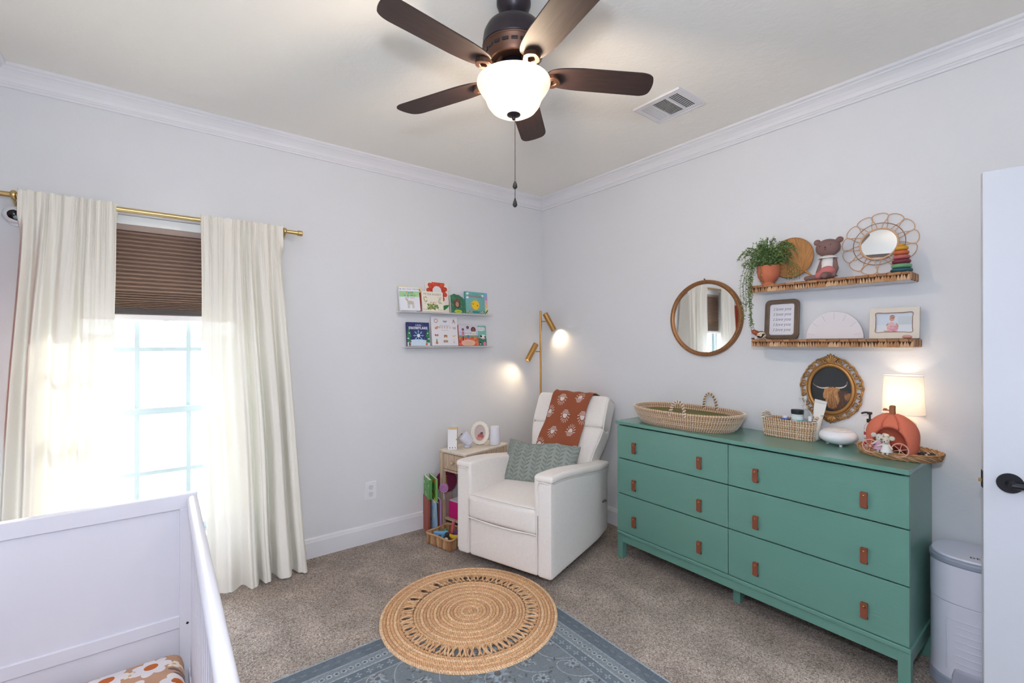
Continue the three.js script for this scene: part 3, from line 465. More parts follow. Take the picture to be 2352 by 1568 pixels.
  book('rainbow pastel book leaning behind the sunshine book', 2.096, y1, ZF + 0.016, 0.172, 0.186, 0.008, (g, W, h) => { ['#7fb2d8', '#c79ad0', '#e8b6c8', '#f0c49a', '#e8dc9a', '#bcd8a6'].forEach((c, i) => { g.fillStyle = c; g.beginPath(); g.moveTo(0, h * i / 6); g.lineTo(W, h * (i / 6)); g.lineTo(W, h * (i + 1.4) / 6); g.lineTo(0, h * (i + 1) / 6); g.fill(); }); g.strokeStyle = '#2c2a2c'; g.lineWidth = 11; g.beginPath(); g.moveTo(W, h * 0.78); g.lineTo(W * 0.8, h * 0.98); g.stroke(); }, 0.1, 0, srgb(220, 190, 210));
  book('teal book titled Sunshine with a smiling yellow sun', 2.04, y1, z, 0.186, 0.18, 0.02, (g, W, h) => {
    fillAll(g, '#6fb0ae', W, h); for (let i = 0; i < 60; i++) ell(g, rnd() * W, h * (0.4 + 0.6 * rnd()), 2.5, 2.5, ['#e8e4d8', '#e0a070', '#d86a70'][i % 3]); for (let i = 0; i < 70; i++) ell(g, rnd() * W, h * (0.86 + 0.14 * rnd()), 8, 5, ['#4f8a76', '#7aa070', '#d8a080'][i % 3], rnd() * 3);
    for (const [x, y] of [[0.1, 0.1], [0.09, 0.28], [0.88, 0.16]]) { ell(g, W * x, h * y, 16, 11, '#e9eef0'); ell(g, W * x + 8, h * y - 4, 11, 10, '#e9eef0'); }
    g.strokeStyle = '#e6a432'; g.lineWidth = 5; for (let i = 0; i < 16; i++) { const a = i / 16 * 6.283; g.beginPath(); g.moveTo(W / 2 + Math.cos(a) * 52, h * 0.6 + Math.sin(a) * 56); g.lineTo(W / 2 + Math.cos(a) * 70, h * 0.6 + Math.sin(a) * 74); g.stroke(); }
    ell(g, W / 2, h * 0.6, 50, 54, '#f2c51e'); ell(g, W * 0.38, h * 0.56, 6, 7, '#3a2a20'); ell(g, W * 0.6, h * 0.62, 6, 7, '#3a2a20'); ell(g, W * 0.64, h * 0.69, 7, 5, '#e89a50'); txt(g, 'You are my', W / 2, h * 0.09, 15, '#2f6a70', 'serif', 'italic'); txt(g, 'Sunshine', W / 2, h * 0.2, 40, '#a4565e', 'serif', 'italic bold'); g.fillStyle = '#2f8a88'; g.fillRect(W * 0.34, h * 0.88, W * 0.34, h * 0.1);
  }, 0.12, -0.015, srgb(90, 160, 158));
  book('navy blue book titled Little Snowflake', 1.535, y2, z, 0.184, 0.18, 0.016, (g, W, h) => {
    fillAll(g, '#28306c', W, h); for (let i = 0; i < 70; i++) ell(g, rnd() * W, rnd() * h * 0.7, 1.6, 1.6, '#d8e4f6'); g.fillStyle = '#cfe0f2'; g.beginPath(); g.moveTo(0, h); g.lineTo(0, h * 0.78); g.quadraticCurveTo(W * 0.5, h * 0.64, W, h * 0.8); g.lineTo(W, h); g.fill();
    for (const [x, y, s] of [[0.08, 0.5, 1], [0.04, 0.72, 1.2], [0.93, 0.5, 1], [0.96, 0.74, 1.2]]) { g.fillStyle = '#2f7a4e'; g.beginPath(); g.moveTo(W * x, h * (y - 0.3 * s)); g.lineTo(W * x + 30 * s, h * y + 30); g.lineTo(W * x - 30 * s, h * y + 30); g.fill(); ell(g, W * x, h * y - 10, 12, 6, '#dce8f4'); }
    g.strokeStyle = '#a8d4f0'; g.lineWidth = 5; for (let i = 0; i < 8; i++) { const a = i * 0.785; g.beginPath(); g.moveTo(W / 2, h * 0.56); g.lineTo(W / 2 + Math.cos(a) * 62, h * 0.56 + Math.sin(a) * 62); g.stroke(); for (const q of [-0.22, 0.22]) { g.lineWidth = 3; g.beginPath(); g.moveTo(W / 2 + Math.cos(a) * 34, h * 0.56 + Math.sin(a) * 34); g.lineTo(W / 2 + Math.cos(a + q) * 50, h * 0.56 + Math.sin(a + q) * 50); g.stroke(); } g.lineWidth = 5; } ell(g, W / 2, h * 0.56, 17, 17, '#e8f2fa');
    txt(g, 'Little', W / 2, h * 0.12, 28, '#dfe8f6', 'serif', 'italic'); txt(g, 'SNOWFLAKE', W / 2, h * 0.24, 37, '#f4f6fa'); ell(g, W * 0.1, h * 0.92, 12, 20, '#8a4a34'); ell(g, W * 0.86, h * 0.92, 16, 12, '#cf5a34'); ell(g, W * 0.92, h * 0.95, 10, 10, '#e8e2dc');
  }, 0.12, 0, srgb(36, 42, 96));
  book('large white book of words with small pictures', 1.765, y2, ZF + 0.022, 0.232, 0.23, 0.022, (g, W, h) => {
    fillAll(g, '#ebe8ec', W, h); g.strokeStyle = '#b9a8aa'; txt(g, 'THE BIG BOOK OF', W / 2, h * 0.31, 11, '#a89a9e', 'serif', ''); multi(g, 'WORDS', W / 2, h * 0.37, 26, ['#b9aab0'], 26); txt(g, 'first pictures', W / 2, h * 0.47, 10, '#b9aab0', 'serif', '');
    const ic = [[0.18, 0.15], [0.52, 0.14], [0.86, 0.17], [0.17, 0.4], [0.87, 0.4], [0.18, 0.64], [0.52, 0.66], [0.84, 0.66], [0.18, 0.86], [0.52, 0.84], [0.84, 0.87]];
    g.lineWidth = 4; g.strokeStyle = '#9a6a5e'; g.beginPath(); g.arc(W * 0.18, h * 0.15, 16, 0, 7); g.stroke(); g.fillStyle = '#9aa2b4'; g.beginPath(); g.moveTo(W * 0.43, h * 0.14); g.lineTo(W * 0.61, h * 0.14); g.lineTo(W * 0.57, h * 0.2); g.lineTo(W * 0.47, h * 0.2); g.fill(); g.beginPath(); g.strokeStyle = '#8a6254'; g.moveTo(W * 0.81, h * 0.23); g.lineTo(W * 0.86, h * 0.1); g.lineTo(W * 0.91, h * 0.23); g.moveTo(W * 0.83, h * 0.1); g.lineTo(W * 0.89, h * 0.2); g.stroke();
    ell(g, W * 0.18, h * 0.4, 15, 10, '#d8905e'); ell(g, W * 0.22, h * 0.36, 7, 7, '#c8804e'); for (const s of [-1, 1]) { ell(g, W * 0.87 + s * 8, h * 0.39, 9, 12, '#c9b9c4', s * 0.5); ell(g, W * 0.18 + s * 9, h * 0.64, 8, 10, '#9a6a78', s * 0.6); }
    ell(g, W * 0.52, h * 0.66, 18, 9, '#b0703c'); g.fillStyle = '#b0703c'; for (const s of [-14, -8, 8, 14]) g.fillRect(W * 0.52 + s - 2, h * 0.67, 4, 15); g.strokeStyle = '#d8c25a'; g.lineWidth = 7; g.beginPath(); g.arc(W * 0.84, h * 0.61, 16, 0.4, 2.4); g.stroke(); g.fillStyle = '#c07a50'; g.fillRect(W * 0.14, h * 0.86, 20, 20); ell(g, W * 0.18, h * 0.82, 5, 14, '#5a8a4a'); g.fillStyle = '#a88a76'; g.fillRect(W * 0.43, h * 0.81, 44, 20); ell(g, W * 0.84, h * 0.88, 9, 12, '#d9d2cc'); ell(g, W * 0.83, h * 0.8, 3, 9, '#d9d2cc');
  }, 0.12, 0, srgb(226, 222, 226));
  book('teal picture book with a black and white cow', 2.1, y2, ZF + 0.022, 0.126, 0.17, 0.01, (g, W, h) => { fillAll(g, '#7fbdb0', W, h); g.fillStyle = '#3f7a62'; g.fillRect(0, h * 0.62, W, h); ell(g, W * 0.6, h * 0.17, 86, 34, '#dfe9ea'); txt(g, 'Moo', W * 0.62, h * 0.1, 20, '#c07a8a', 'serif', ''); txt(g, 'HELLO FARM', W * 0.66, h * 0.17, 24, '#c4667a', 'serif', ''); ell(g, W * 0.74, h * 0.55, 62, 36, '#f0eee8'); ell(g, W * 0.58, h * 0.53, 20, 18, '#2a2626'); ell(g, W * 0.9, h * 0.56, 14, 20, '#2a2626'); ell(g, W * 0.74, h * 0.65, 22, 10, '#d8a0a4'); ell(g, W * 0.3, h * 0.52, 22, 12, '#2a2626'); ell(g, W * 0.84, h * 0.9, 30, 36, '#dd7a98'); ell(g, W * 0.5, h * 0.85, 20, 20, '#3a2c3c'); ell(g, W * 0.5, h * 0.9, 9, 12, '#e8e2e4'); }, 0.11, 0, srgb(120, 180, 170));
  book('wide picture book with children over orange leaves', 1.977, y2, z + 0.004, 0.184, 0.17, 0.014, (g, W, h) => {
    fillAll(g, '#b9c6de', W, h); g.fillStyle = '#d4d0e2'; g.fillRect(0, 0, W, h * 0.3); g.fillStyle = '#7d9a7e'; g.fillRect(0, h * 0.5, W, h * 0.14); g.fillStyle = '#cf5c40'; g.fillRect(0, h * 0.6, W, h * 0.4);
    for (let i = 0; i < 70; i++) ell(g, rnd() * W, h * (0.6 + 0.4 * rnd()), 14, 7, ['#e0703a', '#c8403c', '#e88a50', '#d85a60'][i % 4], rnd() * 3); ell(g, W * 0.47, h * 0.86, 92, 38, '#e9b9a0'); for (let i = 0; i < 3; i++) { g.fillStyle = '#d08a70'; g.fillRect(W * 0.26, h * (0.8 + 0.06 * i), W * 0.42, 2); }
    for (const [x, y, s, c] of [[0.22, 0.22, 15, '#5c3226'], [0.47, 0.12, 18, '#5c3226'], [0.76, 0.22, 32, '#2c201e']]) { ell(g, W * x, h * y, s, s, c); ell(g, W * x, h * y + 3, s * 0.62, s * 0.72, '#8a5040'); }
    g.fillStyle = '#d88aa0'; g.fillRect(W * 0.16, h * 0.32, W * 0.12, h * 0.22); g.fillStyle = '#5a7ab8'; g.fillRect(W * 0.43, h * 0.46, W * 0.09, h * 0.18); g.fillStyle = '#4a2a24'; g.fillRect(W * 0.19, h * 0.54, 14, h * 0.2); g.fillStyle = '#e6e4ea'; g.fillRect(W * 0.3, h * 0.31, W * 0.58, h * 0.17); txt(g, 'I', W * 0.22, h * 0.4, 42, '#a83a5a', 'serif'); multi(g, 'AFFIRM', W * 0.48, h * 0.39, 25, ['#5a9a80', '#d8a040', '#6a8ac8'], 15); txt(g, 'ME', W * 0.78, h * 0.41, 28, '#d8a440');
  }, 0.12, 0, srgb(190, 90, 70));
}

// ================================================================== ARMCHAIR CORNER
const linen = (() => {
  const f = (i, j) => 0.5 * vnoise(i / 2, j / 26) + 0.5 * vnoise(i / 26, j / 2);
  return { color: data(512, 512, (i, j) => { const n = f(i, j), t = 0.965 + 0.055 * n; return [246 * t, 240 * t, 236 * t]; }), bump: data(256, 256, (i, j) => 128 + 50 * Math.sin(i * Math.PI / 2) * Math.sin(j * Math.PI / 2) + 130 * (f(i, j) - 0.5), false) };
})();
M.linen = std(0xffffff, 0.93, { map: rep(linen.color, 3), bumpMap: rep(linen.bump, 5), bumpScale: 0.00035 });
const CH = { p: [2.056, 0, -2.405], r: -71.3 * D };
const RECL = 28 * D, BZ = -0.275, BY = 0.44; // back: reclined, hinged behind the seat
const toBack = (x, y, z) => { const c = Math.cos(RECL), s = Math.sin(RECL); return V(x, BY + y * c + z * s, BZ - y * s + z * c); };
{
  const c = thing('recliner_armchair', 'pale linen recliner armchair with padded arms in the corner', 'armchair', CH.p, CH.r);
  const slope = (z) => -0.1 * sm(0.43, -0.5, z) * (z < 0.43 ? 1 : 0);
  part('swivel_base', merge([ring(0.27, 0.014, [0, 0.016, 0], [Math.PI / 2, 0, 0], [1, 1, 1], 48, 8), cyl(0.05, 0.06, 0.05, [0, 0.035, 0]), ...[0, 1, 2, 3].map((i) => bar([0, 0.03, 0], [0.26 * Math.cos(i * 1.571 + 0.78), 0.02, 0.26 * Math.sin(i * 1.571 + 0.78)], 0.012)), span(-0.25, 0.25, 0.045, 0.075, -0.3, 0.36)]), M.black, c);
  for (const s of [-1, 1]) {
    const g = cushion(0.1, 0.56, 0.885, 0.022, { n: 18 });
    const arm = part('arm', smooth(boxUV(warp(T(g, [s * 0.302, 0.34, -0.0075]), (v) => { v.y += slope(v.z) * clamp((v.y - 0.06) / 0.56, 0, 1); if (v.z < -0.2) v.x -= s * 0.02 * sm(-0.2, -0.46, v.z); }))), M.linen, c);
    // padded top that folds down the inside of the arm
    const pad = cushion(0.128, 0.046, 0.9, 0.021, { n: 18, py: 0.006 });
    part('arm_pad', smooth(boxUV(warp(T(pad, [s * 0.298, 0.634, -0.01]), (v) => { v.y += slope(v.z); if (v.z < -0.2) v.x -= s * 0.02 * sm(-0.2, -0.46, v.z); }))), M.linen, c);
    part('inner_arm_pad', smooth(boxUV(warp(T(cushion(0.034, 0.24, 0.89, 0.015, { n: 14 }), [s * 0.25, 0.53, -0.008]), (v) => { v.y += slope(v.z) * clamp((v.y - 0.42) / 0.22, 0, 1); }))), M.linen, c);
    const P = []; for (let i = 0; i <= 10; i++) { const z = lerp(0.41, -0.425, i / 10); P.push([s * (0.3515 - 0.02 * sm(-0.2, -0.46, z)), 0.611 + slope(z), z]); }
    part('piping', merge([tube(P, 0.0045, 40, 6), tube([[s * 0.3455, 0.09, 0.4285], [s * 0.3455, 0.35, 0.4285], [s * 0.3455, 0.6, 0.4285]], 0.0035, 16, 6), tube([[s * 0.256, 0.09, 0.434], [s * 0.255, 0.4, 0.437], [s * 0.258, 0.59, 0.437], [s * 0.272, 0.612, 0.436], [s * 0.33, 0.611, 0.434], [s * 0.346, 0.61, 0.428]], 0.0042, 30, 6)]), M.linen, c);
  }
  const seat = T(cushion(0.512, 0.155, 0.76, 0.03, { n: 22, py: 0.018, pz: 0.008 }), [0, 0.376, 0.066]); part('seat_cushion', seat, M.linen, c);
  part('seat_piping', tube([[-0.25, 0.452, 0.43], [-0.12, 0.456, 0.447], [0, 0.457, 0.45], [0.12, 0.456, 0.447], [0.25, 0.452, 0.43]], 0.0045, 30, 6), M.linen, c);
  part('seat_piping', tube([[-0.252, 0.303, 0.436], [0, 0.3, 0.452], [0.252, 0.303, 0.436]], 0.005, 30, 6), M.linen, c);
  part('footrest_panel', T(cushion(0.508, 0.235, 0.09, 0.016, { n: 16, pz: 0.006 }), [0, 0.178, 0.382]), M.linen, c);
  part('body', span(-0.25, 0.25, 0.07, 0.32, -0.44, 0.33), M.linen, c);
  // back: shell, lower cushion and headrest in the reclined frame
  const wide = (y) => lerp(0.505, 0.6, sm(0.12, 0.4, y)) / 0.505;
  const mk = (g) => smooth(boxUV(warp(g, (v) => { v.x *= wide(v.y); const q = toBack(v.x, v.y, v.z); v.copy(q); })));
  part('back_shell', mk(T(cushion(0.5, 0.655, 0.07, 0.022, { n: 16 }), [0, 0.305, -0.1])), M.linen, c);
  part('back_cushion', mk(T(cushion(0.503, 0.42, 0.15, 0.026, { n: 18, pz: 0.022 }), [0, 0.185, -0.045])), M.linen, c);
  part('headrest', mk(T(cushion(0.505, 0.25, 0.165, 0.026, { n: 18, pz: 0.012 }), [0, 0.514, -0.043])), M.linen, c);
  for (const s of [-1, 1]) { const P = []; for (let i = 0; i <= 12; i++) { const y = lerp(0.06, 0.6, i / 12); P.push(toBack(s * 0.251 * wide(y), y, 0.012 + 0.012 * sm(0.36, 0.45, y))); } P.push(toBack(s * 0.247 * wide(0.63), 0.632, -0.02), toBack(s * 0.245 * wide(0.63), 0.637, -0.1)); part('back_piping', tube(P, 0.0042, 50, 6), M.linen, c); }
  part('recline_lever', bar([0.335, 0.3, -0.3], [0.352, 0.3, -0.36], 0.008), std(srgb(170, 168, 160), 0.3, { metalness: 1 }), c);
}
{ // rust throw with sun motifs over the chair back
  const throwTex = print(512, 1024, (g, W, h) => {
    fillAll(g, '#9a5438', W, h); for (let i = 0; i < 5000; i++) { g.fillStyle = rnd() < 0.5 ? 'rgba(120,52,26,0.16)' : 'rgba(190,104,64,0.16)'; g.fillRect(rnd() * W, rnd() * h, 5, 2); }
    const sunAt = (x, y, up, s = 1) => { g.save(); g.translate(x, y); g.scale(s, up * s); g.fillStyle = '#e3d8d4'; g.strokeStyle = '#e3d8d4'; g.lineCap = 'round'; g.beginPath(); g.arc(0, 0, 34, Math.PI, 0); g.lineTo(34, 4); g.lineTo(-34, 4); g.fill(); g.lineWidth = 6; for (let i = 0; i < 9; i++) { const a = Math.PI + i / 8 * Math.PI; g.beginPath(); g.moveTo(Math.cos(a) * 46, Math.sin(a) * 46); g.lineTo(Math.cos(a) * 72, Math.sin(a) * 72); g.stroke(); } g.lineWidth = 5; for (let k = 0; k < 3; k++) { g.beginPath(); g.moveTo(-52 + 12 * k, 12 + 11 * k); g.lineTo(52 - 12 * k, 12 + 11 * k); g.stroke(); } g.restore(); };
    let k = 0; for (let y = 30; y < h; y += 122) { const odd = k % 2; for (const x of odd ? [40, 260, 480] : [150, 372]) sunAt(x + 14 * (hash(k, x) - 0.5), y, (k + (x > 250 ? 1 : 0)) % 2 ? 1 : -1, 0.82); k++; }
  });
  const t = thing('throw_blanket', 'rust orange throw with white sun motifs over the armchair back', 'blanket', CH.p, CH.r);
  const path = []; // [y along the back, z] down the back, over the top, down the front
  const key = [[0.36, -0.172], [0.5, -0.175], [0.6, -0.172], [0.655, -0.15], [0.675, -0.1], [0.672, -0.03], [0.655, 0.03], [0.615, 0.066], [0.53, 0.076], [0.45, 0.068], [0.395, 0.056], [0.36, 0.058], [0.28, 0.072], [0.18, 0.076], [0.09, 0.068], [0.03, 0.06]];
  const cv = new THREE.CatmullRomCurve3(key.map(([y, z]) => V(0, y, z)));
  const surf = (off) => (u, v) => { const p = cv.getPointAt(v), q = cv.getTangentAt(v), n = V(0, -q.z, q.y).normalize().multiplyScalar(-1); const drift = -0.015 - 0.035 * sm(0.3, 1, v); const wv = 0.003 * Math.sin(u * 19 + v * 8) + 0.004 * Math.sin(v * 21 + u * 3) + 0.012 * Math.pow(Math.abs(u - 0.5) * 2, 6) * Math.sin(v * 12 + (u > 0.5 ? 1 : 3)) * 0.4; p.addScaledVector(n.z * (v > 0.45 ? 1 : -1) > 0 ? n : n.clone().negate(), 0); const out = v < 0.3 ? V(0, 0, -1) : v < 0.45 ? V(0, 1, 0) : V(0, 0, 1); p.addScaledVector(out, off + wv); return toBack((u - 0.5) * 0.335 + drift + 0.03 + 0.006 * Math.sin(v * 14 + u * 2), p.y, p.z); };
  const A = grid(40, 90, surf(0.004), (u, v) => [u, 1 - v * 1.0]), B = grid(40, 90, surf(-0.001));
  B.setIndex([...B.index.array].reverse()); B.computeVertexNormals();
  const side = (u, flip) => { const a = surf(0.004), b = surf(-0.001), g = grid(1, 90, (s, v) => (flip ? s : 1 - s) ? a(u, v) : b(u, v)); return g; };
  part('cloth', merge([A, B, side(0, true), side(1, false)]), std(0xffffff, 0.95, { map: throwTex, side: THREE.DoubleSide, bumpMap: rep(weave, 3), bumpScale: 0.001 }), t);
}
{ // lumbar pillow with raised leaf vines
  const leaf = print(1024, 640, (g, W, h) => {
    fillAll(g, '#606060', W, h); g.lineCap = 'round';
    for (let v = 0; v < 7; v++) { const x0 = 80 + v * 146; let x = x0; for (let k = 0; k < 11; k++) { const y = h - 20 - k * 58, s = 1 + 0.1 * Math.sin(k + v); g.strokeStyle = '#c8c8c8'; g.lineWidth = 9; g.beginPath(); g.moveTo(x, y); g.lineTo(x + 4 * Math.sin(k), y - 58); g.stroke(); for (const q of [-1, 1]) { g.save(); g.translate(x, y); g.rotate(q * 0.85); g.fillStyle = '#e4e4e4'; g.beginPath(); g.ellipse(q * 4, -38 * s, 11, 34 * s, 0, 0, 7); g.fill(); g.strokeStyle = '#484848'; g.lineWidth = 5; g.beginPath(); g.moveTo(q * 4, -8); g.lineTo(q * 4, -66 * s); g.stroke(); g.restore(); } } }
    for (let i = 0; i < 3000; i++) { g.fillStyle = `rgba(${rnd() < 0.5 ? '0,0,0' : '255,255,255'},0.1)`; g.fillRect(rnd() * W, rnd() * h, 4, 4); }
  }, false);
  const p = thing('lumbar_pillow', 'sage grey lumbar pillow with raised leaf vines', 'pillow', CH.p, CH.r);
  const g = new THREE.BoxGeometry(2, 2, 2, 44, 28, 6);
  warp(g, (v) => { const x = v.x, y = v.y, e = (1 - Math.pow(Math.abs(x), 3)) * (1 - Math.pow(Math.abs(y), 3)); const pin = 1 - 0.06 * (1 - Math.abs(y)) * Math.pow(Math.abs(x), 4), pin2 = 1 - 0.1 * (1 - Math.abs(x)) * Math.pow(Math.abs(y), 4); v.set(x * 0.265 * pin, y * 0.15 * pin2 + 0.008 * Math.sin(x * 5), v.z * (0.006 + 0.062 * Math.pow(Math.max(e, 0), 0.45))); });
  { const q = g.attributes.position, uv = g.attributes.uv; for (let i = 0; i < q.count; i++) uv.setXY(i, q.getX(i) / 0.53 + 0.5, q.getY(i) / 0.3 + 0.5); }
  smooth(g); const m = part('cover', g, std(srgb(150, 158, 152), 0.92, { bumpMap: leaf, bumpScale: 0.012 }), p); m.rotation.order = 'YXZ'; m.rotation.set(-0.55, 0.05, 0.04); m.scale.set(1.06, 1.06, 1); m.position.set(-0.014, 0.568, -0.05);
}
// ------------------------------------------------------------------ side table beside the chair
const pine = data(512, 512, (i, j) => { const r = vnoise(i / 14, j / 160) * 0.7 + vnoise(i / 4, j / 90) * 0.3, k = 0.86 + 0.2 * r + 0.05 * Math.sin(i / 7 + 4 * vnoise(i / 60, j / 200)); return [203 * k, 178 * k, 152 * k]; });
M.pine = std(0xffffff, 0.6, { map: rep(pine, 4) });
const SB = { p: [1.928, 0, -3.0], r: -76 * D }; // local x: viewer's right along the front, z: front
{
  const t = thing('side_table', 'narrow unfinished pine side table with a drawer and lower shelf', 'side table', SB.p, SB.r), w = 0.235, d = 0.4;
  const top = part('table_top', boxUV(merge([span(-0.14, 0.14, 0.607, 0.621, -0.235, 0.245, 0.004), span(-0.132, 0.132, 0.598, 0.608, -0.228, 0.238, 0.003)])), std(0xffffff, 0.55, { map: rep(data(256, 256, (i, j) => { const k = 0.93 + 0.1 * vnoise(i / 8, j / 90); return [236 * k, 224 * k, 208 * k]; }), 3) }), t, 'whitewashed moulded top');
  for (const sx of [-1, 1]) for (const sz of [-1, 1]) part('leg', boxUV(span(sx * 0.12 - 0.016, sx * 0.12 + 0.016, 0, 0.598, sz * 0.22 - 0.016 + 0.004, sz * 0.22 + 0.016 + 0.004, 0.002)), M.pine, t);
  for (const sx of [-1, 1]) part('side_apron', boxUV(span(sx * 0.122 - 0.006, sx * 0.122 + 0.006, 0.46, 0.598, -0.2, 0.21)), M.pine, t);
  part('back_apron', boxUV(span(-0.105, 0.105, 0.46, 0.598, -0.225, -0.213)), M.pine, t);
  const dr = part('drawer', boxUV(span(-0.103, 0.103, 0.478, 0.592, 0.21, 0.23, 0.002)), M.pine, t); part('knob', lathe([[0, 0], [0.006, 0], [0.006, 0.008], [0.013, 0.014], [0.013, 0.022], [0.009, 0.027], [0, 0.028]], 24, [0, 0.536, 0.23], [Math.PI / 2, 0, 0]), M.pine, dr);
  part('rail', boxUV(span(-0.104, 0.104, 0.46, 0.474, 0.21, 0.23)), M.pine, t);
  part('lower_shelf', boxUV(span(-0.128, 0.128, 0.095, 0.11, -0.21, 0.222, 0.002)), M.pine, t);
}
const onTable = (x, z, y = 0.6215) => { const c = Math.cos(SB.r), s = Math.sin(SB.r); return [SB.p[0] + x * c + z * s, y, SB.p[2] - x * s + z * c]; };
{ // things on the side table
  const cb = thing('device_box', 'small white and kraft box at the front edge of the side table', 'box', onTable(-0.078, 0.16), -0.62); cb.scale.x = 1.3;
  part('carton', span(-0.026, 0.026, 0, 0.148, -0.046, 0.046, 0.001), std(srgb(226, 196, 150), 0.8), cb);
  part('printed_face', span(-0.0262, 0.0262, 0, 0.148, 0.046, 0.0468), std(0xffffff, 0.5, { map: print(128, 362, (g, W, h) => { fillAll(g, '#f2f2f4', W, h); for (const x of [0.22, 0.52, 0.82]) ell(g, W * x, h * 0.92, 7, 10, '#3a3f48'); ell(g, W * 0.95, h * 0.5, 4, 16, '#4a4a50'); }) }), cb);
  const m = thing('night_light', 'round white plastic night light on a small foot', 'night light', onTable(-0.01, 0.075), SB.r + 0.3); m.scale.setScalar(1.25);
  part('foot', lathe([[0, 0], [0.022, 0], [0.024, 0.004], [0.018, 0.012], [0.012, 0.018], [0, 0.018]], 28), std(srgb(206, 208, 222), 0.4), m);
  const hd = part('lamp_head', lathe([[0, -0.042], [0.02, -0.041], [0.028, -0.034], [0.036, 0.02], [0.036, 0.03], [0.032, 0.036], [0.012, 0.039], [0, 0.039]], 36), std(srgb(214, 216, 232), 0.4), m); hd.position.set(-0.006, 0.052, 0.004); hd.rotation.set(0.5, 0, 0.62);
  part('logo', tube([[-0.008, 0.04, 0.002], [-0.003, 0.041, -0.004], [0.003, 0.0405, 0.004], [0.009, 0.04, -0.002]], 0.0016, 16, 6), M.black, hd);
  const f = thing('oval_frame', 'white scalloped oval photo frame on the side table', 'photo frame', onTable(0.01, -0.045), SB.r + 0.62); f.scale.set(1.18, 1.02, 1); f.rotation.order = 'YXZ'; f.rotation.x = -0.16;
  const sc = new THREE.Shape(); for (let i = 0; i <= 128; i++) { const a = i / 128 * 2 * Math.PI, k = 1 + 0.018 * Math.cos(a * 16); sc[i ? 'lineTo' : 'moveTo'](Math.cos(a) * 0.062 * k, Math.sin(a) * 0.088 * k); }
  const oh = new THREE.Path(); oh.absellipse(0, 0, 0.036, 0.06, 0, Math.PI * 2); sc.holes.push(oh);
  part('frame', T(extrude(sc, 0.012, 0.004), [0, 0.09, 0]), std(srgb(238, 230, 218), 0.5), f);
  part('photo', T(new THREE.CircleGeometry(0.5, 40), [0, 0.09, 0.004], undefined, [0.076, 0.124, 1]), std(0xffffff, 0.4, { map: print(160, 256, (g, W, h) => { fillAll(g, '#cdb7b2', W, h); g.fillStyle = '#b7a09c'; for (let i = 0; i < 9; i++) g.fillRect(i * 19, 0, 4, h * 0.6); ell(g, W * 0.56, h * 0.7, 44, 40, '#b5504e'); ell(g, W * 0.62, h * 0.55, 22, 22, '#7a4a3a'); ell(g, W * 0.66, h * 0.5, 18, 14, '#4a3028'); ell(g, W * 0.4, h * 0.84, 50, 22, '#c98a80'); }) }), f);
  part('easel', span(-0.02, 0.02, 0, 0.12, -0.03, -0.027), std(srgb(220, 210, 196), 0.7), f);
  const s = thing('white_tumbler', 'plain white sound machine cylinder beside the oval frame', 'sound machine', onTable(0.082, -0.14)); s.scale.set(1.22, 1, 1.22);
  part('body', lathe([[0, 0], [0.034, 0], [0.037, 0.003], [0.0375, 0.02], [0.034, 0.075], [0.0295, 0.125], [0.029, 0.13], [0.027, 0.132]], 40), std(srgb(232, 232, 242), 0.4), s);
  part('top', lathe([[0.027, 0.132], [0.0285, 0.136], [0.0275, 0.14], [0, 0.141]], 40), std(srgb(236, 234, 238), 0.4), s);
  for (const x of [-0.006, 0.006]) part('button', ball(0.003, [-0.034 + x * 0.3, 0.02, 0.013 + x], [0.4, 1, 1], 10), std(srgb(150, 150, 165), 0.5), s);
}
{ // pink box on the table's lower shelf
  const b = thing('pink_box', 'bright pink lidded box on the lower shelf of the side table', 'box', onTable(-0.03, 0.115, 0.1105), SB.r);
  part('box_body', span(-0.05, 0.065, 0, 0.125, -0.09, 0.09, 0.008), std(srgb(205, 28, 118), 0.5), b); part('white_lid', span(-0.045, 0.06, 0.125, 0.131, -0.088, 0.088, 0.002), std(srgb(226, 220, 230), 0.5), b);
  const e = thing('round_board_book', 'maroon round board book with yellow lettering behind the table leg', 'book', [1.76, 0.11, -3.15], -0.45);
  const disc = T(new THREE.CylinderGeometry(0.082, 0.082, 0.02, 40), [0, 0.235, 0.0], [Math.PI / 2, 0, 0]); part('cover', disc, std(srgb(120, 14, 62), 0.5), e);
  part('title', T(new THREE.CircleGeometry(0.078, 36), [0, 0.235, 0.0105]), std(0xffffff, 0.5, { map: print(200, 200, (g, W, h) => { fillAll(g, '#780e3e', W, h); g.save(); g.translate(W * 0.5, h * 0.5); g.rotate(1.5); txt(g, 'EASTER', 0, 6, 34, '#d8b42a'); txt(g, 'stories', 0, 36, 20, '#c0922a'); g.restore(); }) }), e);
  part('stand', span(-0.05, 0.05, -0.109, 0.152, -0.012, 0.012, 0.002), std(srgb(190, 160, 150), 0.6), e);
}
